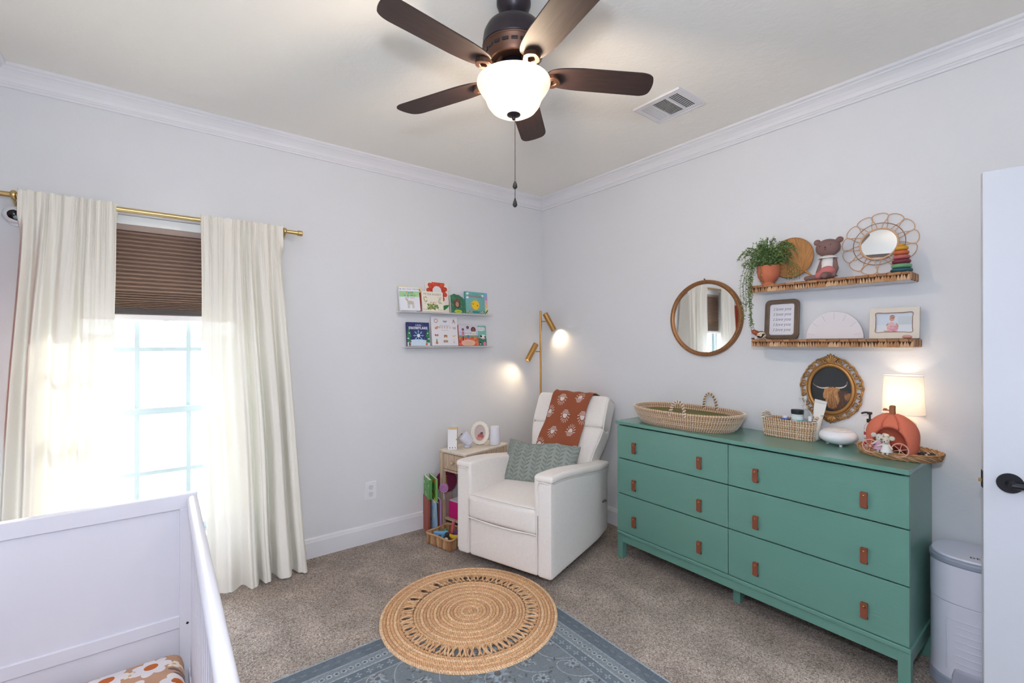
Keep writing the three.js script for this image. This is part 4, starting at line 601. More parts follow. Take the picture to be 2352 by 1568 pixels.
{ // picture books standing on the floor between the table and the wall
  const up = (label, x, z, w, h, t, y, col, ry, print2, rz = 0) => { const b = thing('standing_book', label, 'book', [x, y, z], ry, 'books standing by the side table'); b.rotation.order = 'YZX'; b.rotation.z = rz; part('pages', span(-t / 2 + 0.002, t / 2 - 0.002, 0.003, h - 0.003, -w / 2 + 0.003, w / 2 - 0.004), pageM, b); const cm = print2 ? std(0xffffff, 0.5, { map: print2 }) : std(col, 0.5); part('cover', span(-t / 2, -t / 2 + 0.002, 0, h, -w / 2, w / 2), cm, b); part('cover', span(t / 2 - 0.002, t / 2, 0, h, -w / 2, w / 2), std(col, 0.5), b); part('spine', span(-t / 2, t / 2, 0, h, w / 2 - 0.002, w / 2 + 0.001, 0.001), std(col, 0.5), b); return b; };
  const busy = (cols, n) => print(128, 192, (g, W, h) => { fillAll(g, cols[0], W, h); for (let i = 0; i < n; i++) ell(g, rnd() * W, rnd() * h, 6 + 16 * rnd(), 5 + 12 * rnd(), cols[1 + i % (cols.length - 1)], rnd() * 3); });
  up('thin rust red book standing closest to the baseboard', 1.584, -3.135, 0.14, 0.262, 0.016, 0.001, srgb(158, 74, 58), -0.2);
  up('green board book resting on the rust red book', 1.586, -3.12, 0.15, 0.145, 0.022, 0.264, srgb(86, 150, 80), -0.2, busy(['#5c9a54', '#3f7a46', '#a8c890', '#7ab070'], 14));
  up('pale blue picture book leaning in the toy basket corner', 1.616, -3.092, 0.17, 0.25, 0.018, 0.001, srgb(150, 184, 214), -0.15, busy(['#9cc0de', '#6fa0d0', '#c9d8d0', '#b9d0b4'], 16), 0.05);
  up('brown storybook beside the pale blue picture book', 1.638, -3.1, 0.16, 0.235, 0.016, 0.001, srgb(96, 62, 52), -0.2, busy(['#6a4638', '#9a5a34', '#44303c', '#c0703a'], 14));
  up('lilac storybook pressed against the table leg', 1.656, -3.1, 0.16, 0.255, 0.014, 0.001, srgb(176, 134, 186), -0.2);
  up('green and yellow jungle board book on top of the blue book', 1.622, -3.1, 0.17, 0.165, 0.016, 0.252, srgb(120, 176, 90), -0.2, busy(['#5aa04a', '#e6c22e', '#d8642c', '#3f8a4a', '#e8d04a'], 18));
  const d = thing('plush_disc', 'round lilac toy disc between the board books', 'toy', [1.668, 0.34, -3.02], -0.9); part('disc', T(cyl(0.034, 0.034, 0.016, [0, 0, 0], [Math.PI / 2, 0, 0], 36)), std(srgb(188, 130, 180), 0.7), d); part('swirl', tube(Array.from({ length: 30 }, (_, i) => [Math.cos(i * 0.45) * (0.003 + i * 0.0008), Math.sin(i * 0.45) * (0.003 + i * 0.0008), 0.008]), 0.0018, 60, 5), std(srgb(150, 92, 150), 0.7), d); part('stick', bar([0, -0.03, 0], [0, -0.088, 0], 0.004), std(srgb(190, 190, 210), 0.6), d);
}
{ // shallow woven basket of toys on the carpet
  const B = thing('toy_basket', 'shallow water hyacinth basket of toys on the carpet', 'basket', [1.622, 0, -2.866], -76 * D);
  const strand = [srgb(176, 132, 92), srgb(152, 108, 72), srgb(192, 152, 112)].map((c) => std(c, 0.85)), w = 0.235, d = 0.2, h = 0.075;
  part('basket_floor', span(-w / 2, w / 2, 0.001, 0.008, -d / 2, d / 2), strand[1], B);
  const sg = [0, 1, 2].map((k) => cushion(0.02 + 0.003 * k, h - 0.006, 0.014, 0.0065, { n: 5 }));
  const wall = (x0, z0, x1, z1) => { const L = Math.hypot(x1 - x0, z1 - z0), n = Math.round(L / 0.0205); for (let i = 0; i < n; i++) { const t = (i + 0.5) / n, m = part('strand', sg[i % 3], strand[(i * 7 + (x0 > 0 ? 1 : 0)) % 3], B); m.position.set(lerp(x0, x1, t), h / 2, lerp(z0, z1, t)); m.rotation.set(0, -Math.atan2(z1 - z0, x1 - x0), 0.12 * (i % 2 ? 1 : -1)); } };
  wall(-w / 2, d / 2, w / 2, d / 2); wall(-w / 2, -d / 2, w / 2, -d / 2); wall(-w / 2, -d / 2, -w / 2, d / 2); wall(w / 2, -d / 2, w / 2, d / 2);
  part('rim', tube([[-w / 2, h, -d / 2], [0, h, -d / 2 - 0.002], [w / 2, h, -d / 2], [w / 2, h, 0], [w / 2, h, d / 2], [0, h, d / 2 + 0.002], [-w / 2, h, d / 2], [-w / 2, h, 0]], 0.007, 80, 8, true), strand[2], B);
  const put = (x, y, z) => { const c = Math.cos(-76 * D), s = Math.sin(-76 * D); return [1.622 + x * c + z * s, y, -2.866 - x * s + z * c]; };
  const toy = (name, label, fn, at, half, mats) => { const o = thing(name, label, 'toy', put(...at), -76 * D + 0.4, 'toys in the hyacinth basket'); part('body', sdf(fn, [0, 0.03, 0], half, 30), std(mats, 0.6), o); return o; };
  toy('toy_dinosaur', 'light blue toy animal lying in the basket', (x, y, z) => smin(smin(sCap(x, y, z, [-0.045, 0.03, 0], [0.03, 0.034, 0.005], 0.014, 0.019), sEll(x, y, z, [0.045, 0.045, 0.01], [0.017, 0.015, 0.015]), 0.012), smin(sCap(x, y, z, [-0.02, 0.02, 0.015], [-0.025, 0.008, 0.03], 0.008, 0.006), sCap(x, y, z, [0.02, 0.02, 0.015], [0.02, 0.008, 0.03], 0.008, 0.006), 0.005), 0.008), [-0.05, 0.03, 0.03], 0.075, srgb(110, 170, 214));
  const t2 = toy('toy_figure', 'dark brown toy figure with red and white front', (x, y, z) => smin(smin(sEll(x, y, z, [0, 0.02, 0], [0.022, 0.026, 0.02]), sEll(x, y, z, [0, 0.055, 0], [0.016, 0.015, 0.015]), 0.008), smin(sCap(x, y, z, [0, 0.03, 0], [-0.03, 0.02, 0.02], 0.008, 0.007), sCap(x, y, z, [0, 0.03, 0], [0.03, 0.02, 0.018], 0.008, 0.007), 0.004), 0.006), [0.04, 0.03, 0.055], 0.07, srgb(52, 38, 36));
  part('bib', ball(0.015, [0, 0.024, 0.013], [1, 1, 0.7], 16), std(srgb(232, 228, 220), 0.7), t2); part('scarf', ball(0.008, [0, 0.026, 0.021], [1, 1, 0.7], 12), std(srgb(190, 40, 36), 0.7), t2);
  toy('toy_fish', 'yellow rubber toy at the basket end', (x, y, z) => smin(sEll(x, y, z, [0, 0.022, 0], [0.045, 0.018, 0.022]), sCap(x, y, z, [-0.04, 0.03, 0], [-0.07, 0.045, 0], 0.01, 0.006), 0.012), [0.085, 0.038, 0.01], 0.09, srgb(222, 180, 34));
  toy('toy_block', 'purple soft toy block near the basket rim', (x, y, z) => { const q = [Math.abs(x) - 0.02, Math.abs(y - 0.025) - 0.018, Math.abs(z) - 0.02]; return Math.hypot(...q.map((v) => Math.max(v, 0))) + Math.min(Math.max(...q), 0) - 0.006; }, [0.05, 0.028, -0.045], 0.06, srgb(104, 58, 140));
  toy('toy_parrot', 'pink toy bird standing up in the basket', (x, y, z) => smin(smin(sCap(x, y, z, [0, 0.0, 0], [0.008, 0.05, 0], 0.014, 0.011), sEll(x, y, z, [0.01, 0.066, 0], [0.012, 0.013, 0.011]), 0.01), sCap(x, y, z, [0.012, 0.07, 0], [0.03, 0.086, 0], 0.006, 0.003), 0.006), [-0.02, 0.05, -0.05], 0.07, srgb(214, 100, 110));
  toy('toy_egg', 'green toy egg by the basket side', (x, y, z) => sEll(x, y, z, [0, 0.03, 0], [0.02, 0.026, 0.02]), [-0.085, 0.008, -0.045], 0.05, srgb(92, 150, 92));
}

// ================================================================== DRESSER AND WHAT STANDS ON IT
const DX0 = 2.392, DZ0 = -2.005, DZ1 = -0.497, DT = 0.905;
const brush = data(512, 512, (i, j) => 128 + 90 * (vnoise(i / 60, j / 2) - 0.5) + 40 * (vnoise(i / 9, j / 9) - 0.5), false);
M.green = std(srgb(101, 147, 134), 0.28, { bumpMap: rep(brush, 1.6), bumpScale: 0.0006 });
const leather = std(srgb(128, 66, 44), 0.55);
{
  const d = thing('dresser', 'green painted six drawer dresser with leather pulls', 'dresser', [0, 0, 0]);
  part('top', boxUV(span(DX0, 2.802, 0.884, DT, DZ0, DZ1, 0.003)), std(srgb(101, 147, 134), 0.17, { bumpMap: rep(brush, 1.6), bumpScale: 0.0003 }), d);
  part('side_panel', boxUV(span(2.43, 2.795, 0.165, 0.884, -0.519, -0.501)), M.green, d);
  part('side_panel', boxUV(span(2.43, 2.795, 0.165, 0.884, -2.0, -1.982)), M.green, d);
  part('back_panel', span(2.787, 2.795, 0.165, 0.884, -1.982, -0.519), M.green, d);
  const inner = std(srgb(30, 44, 42), 0.8); part('divider', span(2.432, 2.787, 0.165, 0.884, -1.256, -1.244), inner, d);
  part('frame_bottom', span(2.432, 2.787, 0.165, 0.176, -1.982, -0.519), inner, d);
  for (const y of [0.425, 0.657, 0.876]) part('drawer_rail', span(2.434, 2.5, y - 0.01, y + 0.01, -1.982, -0.519), inner, d);
  const strap = merge([T(extrude(rrect(0.026, 0.066, 0.004), 0.004, 0.0012), [0, 0, 0.011], [0, 0, 0]), span(-0.0115, 0.0115, 0.02, 0.032, 0, 0.012), T(cyl(0.0062, 0.0062, 0.024, [0, -0.031, 0.0055], [0, 0, Math.PI / 2], 16))]);
  const rivet = lathe([[0, 0.003], [0.003, 0.0028], [0.0045, 0.001], [0.0045, -0.001], [0, -0.001]], 20, [0, 0.019, 0.0165], [Math.PI / 2, 0, 0]);
  const rows = [[0.661, 0.874, 0.744], [0.429, 0.655, 0.505], [0.181, 0.423, 0.269]], cols = [[-2.0, -1.2515, -1.862, -1.413], [-1.2485, -0.501, -1.104, -0.65]];
  for (const [y0, y1, hy] of rows) for (const [z0, z1, ha, hb] of cols) {
    const w = part('drawer', boxUV(span(2.41, 2.43, y0, y1, z0, z1, 0.002)), M.green, d);
    part('drawer_box', span(2.431, 2.76, y0 + 0.03, y1 - 0.04, z0 + 0.025, z1 - 0.025), inner, w);
    for (const z of [ha, hb]) { for (const [n, g, m] of [['leather_pull', strap, leather], ['rivet', rivet, M.brass]]) { const q = part(n, g, m, w); q.position.set(2.4105, hy, z); q.rotation.y = -Math.PI / 2; } }
  }
  part('base_moulding', boxUV(merge([span(2.404, 2.797, 0.158, 0.178, -2.002, -0.494, 0.004)])), M.green, d);
  part('front_rail', boxUV(span(2.412, 2.43, 0.11, 0.158, -1.96, -0.536)), M.green, d);
  for (const z of [-0.507, -1.989]) part('side_rail', boxUV(span(2.43, 2.78, 0.11, 0.158, z - 0.009, z + 0.009)), M.green, d);
  for (const x of [2.431, 2.775]) for (const z of [-1.978, -0.518]) part('leg', boxUV(span(x - 0.021, x + 0.021, 0, 0.158, z - 0.021, z + 0.021, 0.002)), M.green, d);
  part('middle_leg', boxUV(span(2.5, 2.54, 0, 0.165, -1.27, -1.23, 0.002)), M.green, d);
}
// ------------------------------------------------------------------ coiled baskets
function coilPath(rx, rz, pw, n = 160) { const P = []; for (let i = 0; i < n; i++) { const a = i / n * 2 * Math.PI, c = Math.cos(a), s = Math.sin(a); P.push(V(Math.sign(c) * Math.pow(Math.abs(c), pw) * rx, 0, Math.sign(s) * Math.pow(Math.abs(s), pw) * rz)); } return P; }
function coilBasket(o, rows, rIn, radius, pw, stitches, lean = 0) { // rows: [y, rx, rz]
  const stitchG = ring(radius * 1.1, radius * 0.22, [0, 0, 0], undefined, undefined, 10, 5), mats = [srgb(184, 148, 112), srgb(170, 132, 98), srgb(194, 160, 126)].map((c) => std(c, 0.85));
  const im = new THREE.InstancedMesh(stitchG, M.cord, rows.length * stitches), q = new THREE.Matrix4(); let k = 0;
  rows.forEach(([y, rx, rz], r) => {
    const P = coilPath(rx, rz, pw, 140).map((p) => p.add(V(0, y, 0))), cv = new THREE.CatmullRomCurve3(P, true);
    part('coil', new THREE.TubeGeometry(cv, 140, radius, 7, true), mats[r % 3], o);
    for (let i = 0; i < stitches; i++) { const u = (i + (r % 2) * 0.15) / stitches, p = cv.getPointAt(u), t = cv.getTangentAt(u), m = new THREE.Quaternion().setFromUnitVectors(V(0, 0, 1), t), e = new THREE.Quaternion().setFromAxisAngle(V(0, 1, 0), 0.35); im.setMatrixAt(k++, q.compose(p, m.multiply(e), V(1, 1, 1))); }
  });
  im.name = 'stitching'; shadow(im); stuff(im); o.add(im); return mats;
}
function wrapped(o, name, P, r, turns) { // rope handle: core part and wrap part
  const cv = new THREE.CatmullRomCurve3(P.map((p) => V(...p))), core = part(name, new THREE.TubeGeometry(cv, 40, r, 8), std(srgb(150, 122, 98), 0.85), o), W = [], N = turns * 10, fr = cv.computeFrenetFrames(N);
  for (let i = 0; i <= N; i++) { const p = cv.getPointAt(i / N), a = i / 10 * 2 * Math.PI; W.push(p.addScaledVector(fr.normals[i], Math.cos(a) * r * 1.05).addScaledVector(fr.binormals[i], Math.sin(a) * r * 1.05)); }
  part('wrapping', new THREE.TubeGeometry(new THREE.CatmullRomCurve3(W), N * 2, r * 0.42, 5), M.cord, core);
}
{
  const b = thing('changing_basket', 'long oval woven changing basket with olive pad on the dresser', 'basket', [2.592, DT, -1.612]);
  const rows = []; for (let i = 0; i < 9; i++) { const t = i / 8, e = Math.pow(t, 0.7); rows.push([0.006 + t * 0.094, lerp(0.158, 0.206, e), lerp(0.285, 0.345, e)]); }
  coilBasket(b, rows, 0, 0.0066, 0.86, 120);
  part('basket_floor', T(extrude(new THREE.Shape(coilPath(0.158, 0.285, 0.86, 80).map((p) => new THREE.Vector2(p.x, p.z))), 0.004, 0), [0, 0.005, 0], [Math.PI / 2, 0, 0]), M.seagrass, b);
  const H2 = (s, a, z0, z1, top, lean) => Array.from({ length: 11 }, (_, i) => { const t = i / 10, arch = Math.sin(t * Math.PI); return [s * 0.2 + lean * arch, a + top * Math.pow(arch, 0.7), lerp(z0, z1, t) + (t - 0.5) * -0.03 * (1 - arch)]; });
  wrapped(b, 'handle', H2(-1, 0.085, 0.005, 0.132, 0.083, 0.012), 0.0075, 13); wrapped(b, 'handle', H2(1, 0.09, -0.012, 0.108, 0.1, -0.01), 0.0075, 13);
  const pad = solo('changing_pad', (() => { const s = new THREE.Shape(coilPath(0.176, 0.31, 0.86, 80).map((p) => new THREE.Vector2(p.x, p.z))); return T(new THREE.ExtrudeGeometry(s, { depth: 0.008, bevelEnabled: true, bevelSize: 0.008, bevelThickness: 0.008, bevelSegments: 4, bevelOffset: -0.008 }), [0, 0.068, 0], [Math.PI / 2, 0, 0]); })(), std(srgb(112, 108, 52), 0.8, { bumpMap: rep(weave, 6), bumpScale: 0.0008 }), 'olive green changing pad lying in the oval basket', 'changing pad', undefined, [2.592, DT, -1.612]);
}
{
  const b = thing('storage_basket', 'rectangular woven caddy of baby care bottles on the dresser', 'basket', [2.733, DT, -1.066]);
  const rows = []; for (let i = 0; i < 8; i++) rows.push([0.007 + i * 0.0122, 0.059 + 0.0008 * i, 0.117 + 0.0012 * i]);
  coilBasket(b, rows, 0, 0.0072, 0.3, 58);
  part('basket_floor', span(-0.058, 0.058, 0.002, 0.008, -0.115, 0.115), M.seagrass, b);
  for (const s of [-1, 1]) wrapped(b, 'handle', [[-0.045, 0.096, s * 0.126], [-0.035, 0.115, s * 0.13], [0, 0.126, s * 0.132], [0.035, 0.115, s * 0.13], [0.045, 0.096, s * 0.126]], 0.007, 10);
}
{ // bottles and jars inside the caddy
  const at = (z, x = 2.733) => [x, DT + 0.0085, z], clear = phy(srgb(240, 244, 246), 0.08, { transmission: 0.85, thickness: 0, ior: 1.45 });
  const j = thing('cream_jar', 'teal labelled jar with a black lid in the caddy', 'jar', at(-1.03, 2.722)); j.position.y += 0.03;
  part('jar_body', lathe([[0, 0], [0.026, 0], [0.029, 0.004], [0.029, 0.088], [0.027, 0.094], [0, 0.094]], 40), phy(srgb(206, 226, 226), 0.2, { clearcoat: 0.5 }), j);
  part('label', T(new THREE.CylinderGeometry(0.0293, 0.0293, 0.066, 40, 1, true), [0, 0.05, 0]), std(0xffffff, 0.5, { map: print(512, 190, (g, W, h) => { fillAll(g, '#7dbcc0', W, h); g.fillStyle = '#dfeaec'; g.fillRect(0, h * 0.0, W, h * 0.28); for (const x of [0.0, 0.5]) { g.fillStyle = '#e8ecf2'; g.fillRect(W * (x + 0.06), h * 0.32, W * 0.22, h * 0.46); txt(g, 'baby', W * (x + 0.17), h * 0.46, 24, '#5a6a8a'); txt(g, 'BALM', W * (x + 0.17), h * 0.64, 26, '#4a5a80'); } }) }), j);
  part('lid', lathe([[0, 0.094], [0.0295, 0.094], [0.0303, 0.096], [0.0303, 0.113], [0.029, 0.116], [0, 0.116]], 40), M.black, j);
  part('riser', cyl(0.027, 0.027, 0.03, [0, -0.015, 0]), M.cord, j);
  const p = thing('pump_bottle', 'clear plastic pump bottle behind the lotion tube', 'bottle', at(-0.996));
  part('bottle_body', lathe([[0, 0], [0.019, 0], [0.021, 0.003], [0.021, 0.125], [0.016, 0.142], [0.009, 0.15], [0.009, 0.158], [0, 0.158]], 32), clear, p);
  part('liquid', lathe([[0, 0.004], [0.018, 0.004], [0.018, 0.09], [0, 0.09]], 28), phy(srgb(222, 226, 228), 0.3, { transmission: 0.5, thickness: 0 }), p);
  part('pump', merge([cyl(0.012, 0.012, 0.018, [0, 0.163, 0]), cyl(0.004, 0.004, 0.03, [0, 0.185, 0]), lathe([[0, 0], [0.009, 0], [0.011, 0.012], [0.008, 0.024], [0, 0.026]], 24, [0, 0.197, 0]), tube([[0, 0.212, 0], [-0.012, 0.214, -0.012], [-0.022, 0.208, -0.02]], 0.005, 10, 8)]), phy(srgb(228, 230, 232), 0.3, { transmission: 0.4, thickness: 0 }), p);
  const c = thing('serum_bottle', 'small frosted bottle standing next to the cream jar', 'bottle', at(-0.962, 2.70)); part('bottle_body', lathe([[0, 0], [0.013, 0], [0.014, 0.003], [0.014, 0.088], [0.01, 0.096], [0, 0.096]], 28), clear, c); part('cap', cyl(0.0085, 0.009, 0.026, [0, 0.108, 0]), phy(srgb(226, 228, 230), 0.4), c);
  const t = thing('lotion_tube', 'white lotion tube standing upside down at the caddy end', 'tube', at(-0.948, 2.737)); t.rotation.order = 'YZX'; t.rotation.set(0.17, 0, 0.05); t.position.z -= 0.008;
  part('tube_body', grid(40, 24, (u, v) => { const a = u * 2 * Math.PI, f = sm(0.2, 1, v), rx = lerp(0.019, 0.0035, f), rz = lerp(0.019, 0.028, f); return V(Math.cos(a) * rx, 0.03 + v * 0.165, Math.sin(a) * rz); }), std(0xffffff, 0.4, { side: THREE.DoubleSide, map: print(256, 256, (g, W, h) => { fillAll(g, '#ece8e4', W, h); g.fillStyle = '#b98a4a'; for (const x of [0.1, 0.6]) { g.fillRect(W * x, h * 0.3, 40, 60); } txt(g, 'BABY', W * 0.3, h * 0.62, 22, '#8a8078'); }) }), t);
  part('cap', lathe([[0, 0], [0.0185, 0], [0.0195, 0.002], [0.0195, 0.03], [0, 0.031]], 32), std(srgb(238, 236, 234), 0.4), t);
  part('crimp', span(-0.0028, 0.0028, 0.195, 0.21, -0.028, 0.028, 0.001), std(srgb(226, 224, 222), 0.4), t);
  const k = thing('pacifier', 'blue and white soother lying on top of the caddy contents', 'pacifier', at(-1.098, 2.74)); k.position.y = 1.0; part('shield', T(cushion(0.052, 0.008, 0.036, 0.004, { n: 8, fn: (v) => { v.y -= 8 * v.x * v.x; } })), std(srgb(38, 84, 176), 0.35), k); part('nipple', ball(0.013, [0, 0.008, 0], [1, 0.75, 1], 20), std(srgb(222, 228, 240), 0.3), k); part('riser', span(-0.02, 0.02, -0.086, -0.006, -0.03, 0.03, 0.004), M.cord, k);
}
{ // diffuser
  const d = thing('oil_diffuser', 'glossy white pebble shaped diffuser on short feet', 'diffuser', [2.705, DT, -0.838]);
  const topTex = data(256, 256, (i, j) => { const n = vnoise(i / 22, j / 22) * 0.6 + vnoise(i / 7, j / 7) * 0.4, v = sm(0.56, 0.66, n) * (1 - sm(0.66, 0.76, n)); return [240 - 20 * v, 238 - 28 * v, 238 - 36 * v]; });
  const prof = []; for (let i = 0; i <= 20; i++) { const a = -Math.PI / 2 + i / 20 * Math.PI * 0.72; prof.push([Math.cos(a) * 0.083, 0.0465 + Math.sin(a) * 0.043]); }
  const prof2 = []; for (let i = 0; i <= 10; i++) { const a = -Math.PI / 2 + Math.PI * 0.72 + i / 10 * Math.PI * 0.28; prof2.push([Math.max(0, Math.cos(a) * 0.083), 0.047 + Math.sin(a) * 0.043]); }
  part('body', lathe(prof, 56), phy(srgb(240, 240, 246), 0.16, { clearcoat: 0.6 }), d);
  part('cover', lathe(prof2, 56), phy(0xffffff, 0.3, { map: topTex, clearcoat: 0.3 }), d);
  for (let i = 0; i < 3; i++) part('foot', cyl(0.007, 0.006, 0.01, [Math.cos(i * 2.09 + 2.6) * 0.045, 0.005, Math.sin(i * 2.09 + 2.6) * 0.045], undefined, 16), std(srgb(214, 214, 220), 0.4), d);
}
const TR = [2.672, DT, -0.592];
{ // woven tray
  const t = thing('woven_tray', 'oval banana leaf tray under the pumpkin carriage', 'tray', TR), br = [srgb(186, 142, 100), srgb(166, 120, 80), srgb(204, 164, 122)].map((c) => std(c, 0.85));
  part('tray_floor', T(extrude(new THREE.Shape(coilPath(0.117, 0.14, 1, 60).map((p) => new THREE.Vector2(p.x, p.z))), 0.005, 0), [0, 0.009, 0], [Math.PI / 2, 0, 0]), br[1], t);
  for (let k = 1; k < 7; k++) part('floor_coil', new THREE.TubeGeometry(new THREE.CatmullRomCurve3(coilPath(0.017 * k, 0.0205 * k, 1, 40).map((p) => p.add(V(0, 0.0095, 0))), true), 60, 0.0055, 6, true), br[k % 3], t);
  for (let r = 0; r < 4; r++) for (let s = 0; s < 2; s++) { const P = coilPath(0.119 + 0.003 * r, 0.142 + 0.003 * r, 1, 160).map((p, i) => { const n = p.clone().normalize(), a = i / 160 * 2 * Math.PI * 20 + s * Math.PI; return p.addScaledVector(n, Math.cos(a) * 0.0028).add(V(0, 0.006 + r * 0.0078 + Math.sin(a) * 0.0028, 0)); }); part('rim_braid', new THREE.TubeGeometry(new THREE.CatmullRomCurve3(P, true), 320, 0.0036, 6, true), br[(r + s) % 3], t); }
  const n = thing('bead_bracelet', 'dark beaded bracelet lying on the tray', 'bracelet', [2.705, DT + 0.0155, -0.5]);
  for (let i = 0; i < 20; i++) { const a = i / 20 * 2 * Math.PI; part('bead', ball(0.0042, [Math.cos(a) * 0.02, 0.0042, Math.sin(a) * 0.03], undefined, 10), std(i % 5 ? srgb(48, 52, 62) : srgb(200, 196, 190), 0.3), n); }
}
{ // table lamp
  const L = thing('table_lamp', 'small table lamp with a lit white drum shade', 'lamp', [2.73, DT + 0.0145, -0.588]);
  part('base', lathe([[0, 0], [0.044, 0], [0.047, 0.004], [0.052, 0.04], [0.051, 0.09], [0.046, 0.13], [0.026, 0.152], [0.014, 0.158], [0.012, 0.168], [0, 0.168]], 48), std(srgb(226, 208, 178), 0.4), L);
  part('stem', cyl(0.006, 0.006, 0.05, [0, 0.19, 0]), M.brass, L);
  part('shade', lathe([[0.0785, 0.172], [0.0715, 0.348]], 64), phy(srgb(250, 244, 236), 0.9, { transmission: 0.42, thickness: 0, side: THREE.DoubleSide, bumpMap: rep(weave, 8, 3), bumpScale: 0.0004 }), L, 'white fabric drum shade');
  part('shade_ring', ring(0.0715, 0.0014, [0, 0.348, 0], [Math.PI / 2, 0, 0]), M.white, L); part('shade_ring', ring(0.0785, 0.0014, [0, 0.172, 0], [Math.PI / 2, 0, 0]), M.white, L);
  part('bulb', ball(0.02, [0, 0.262, 0], [1, 1.15, 1]), std(srgb(255, 240, 215), 0.5, { emissive: new THREE.Color(1, 0.8, 0.52), emissiveIntensity: 1.2 }), L);
  const l = new THREE.PointLight(new THREE.Color(1, 0.8, 0.58), TABLE_LAMP); l.position.set(2.73, DT + 0.2765, -0.588); l.castShadow = true; l.shadow.radius = 1.8; scene.add(l);
}
{ // soap bottle behind the pumpkin
  const s = thing('hand_soap', 'white and red hand soap bottle with a black pump', 'bottle', [2.72, DT, -0.712]);
  part('bottle_body', lathe([[0, 0], [0.021, 0], [0.023, 0.003], [0.023, 0.1], [0.02, 0.116], [0.01, 0.126], [0.01, 0.132], [0, 0.132]], 36), phy(srgb(226, 214, 216), 0.25, { clearcoat: 0.4 }), s);
  part('label', T(new THREE.CylinderGeometry(0.0233, 0.0233, 0.08, 36, 1, true), [0, 0.055, 0]), std(0xffffff, 0.45, { map: print(256, 160, (g, W, h) => { fillAll(g, '#e6dcdc', W, h); for (let k = 0; k < 4; k++) { ell(g, W * (0.12 + 0.25 * k), h * 0.22, 22, 16, '#b8284e'); ell(g, W * (0.16 + 0.25 * k), h * 0.78, 20, 14, '#b8284e'); txt(g, 'soap', W * (0.12 + 0.25 * k), h * 0.52, 22, '#6a4a58'); } }) }), s);
  part('pump', merge([cyl(0.0125, 0.0125, 0.016, [0, 0.138, 0]), cyl(0.004, 0.004, 0.03, [0, 0.155, 0]), span(-0.009, 0.009, 0.168, 0.18, -0.009, 0.009, 0.003), tube([[0, 0.176, 0], [-0.01, 0.177, -0.016], [-0.013, 0.171, -0.03]], 0.0045, 10, 8)]), M.black, s);
}
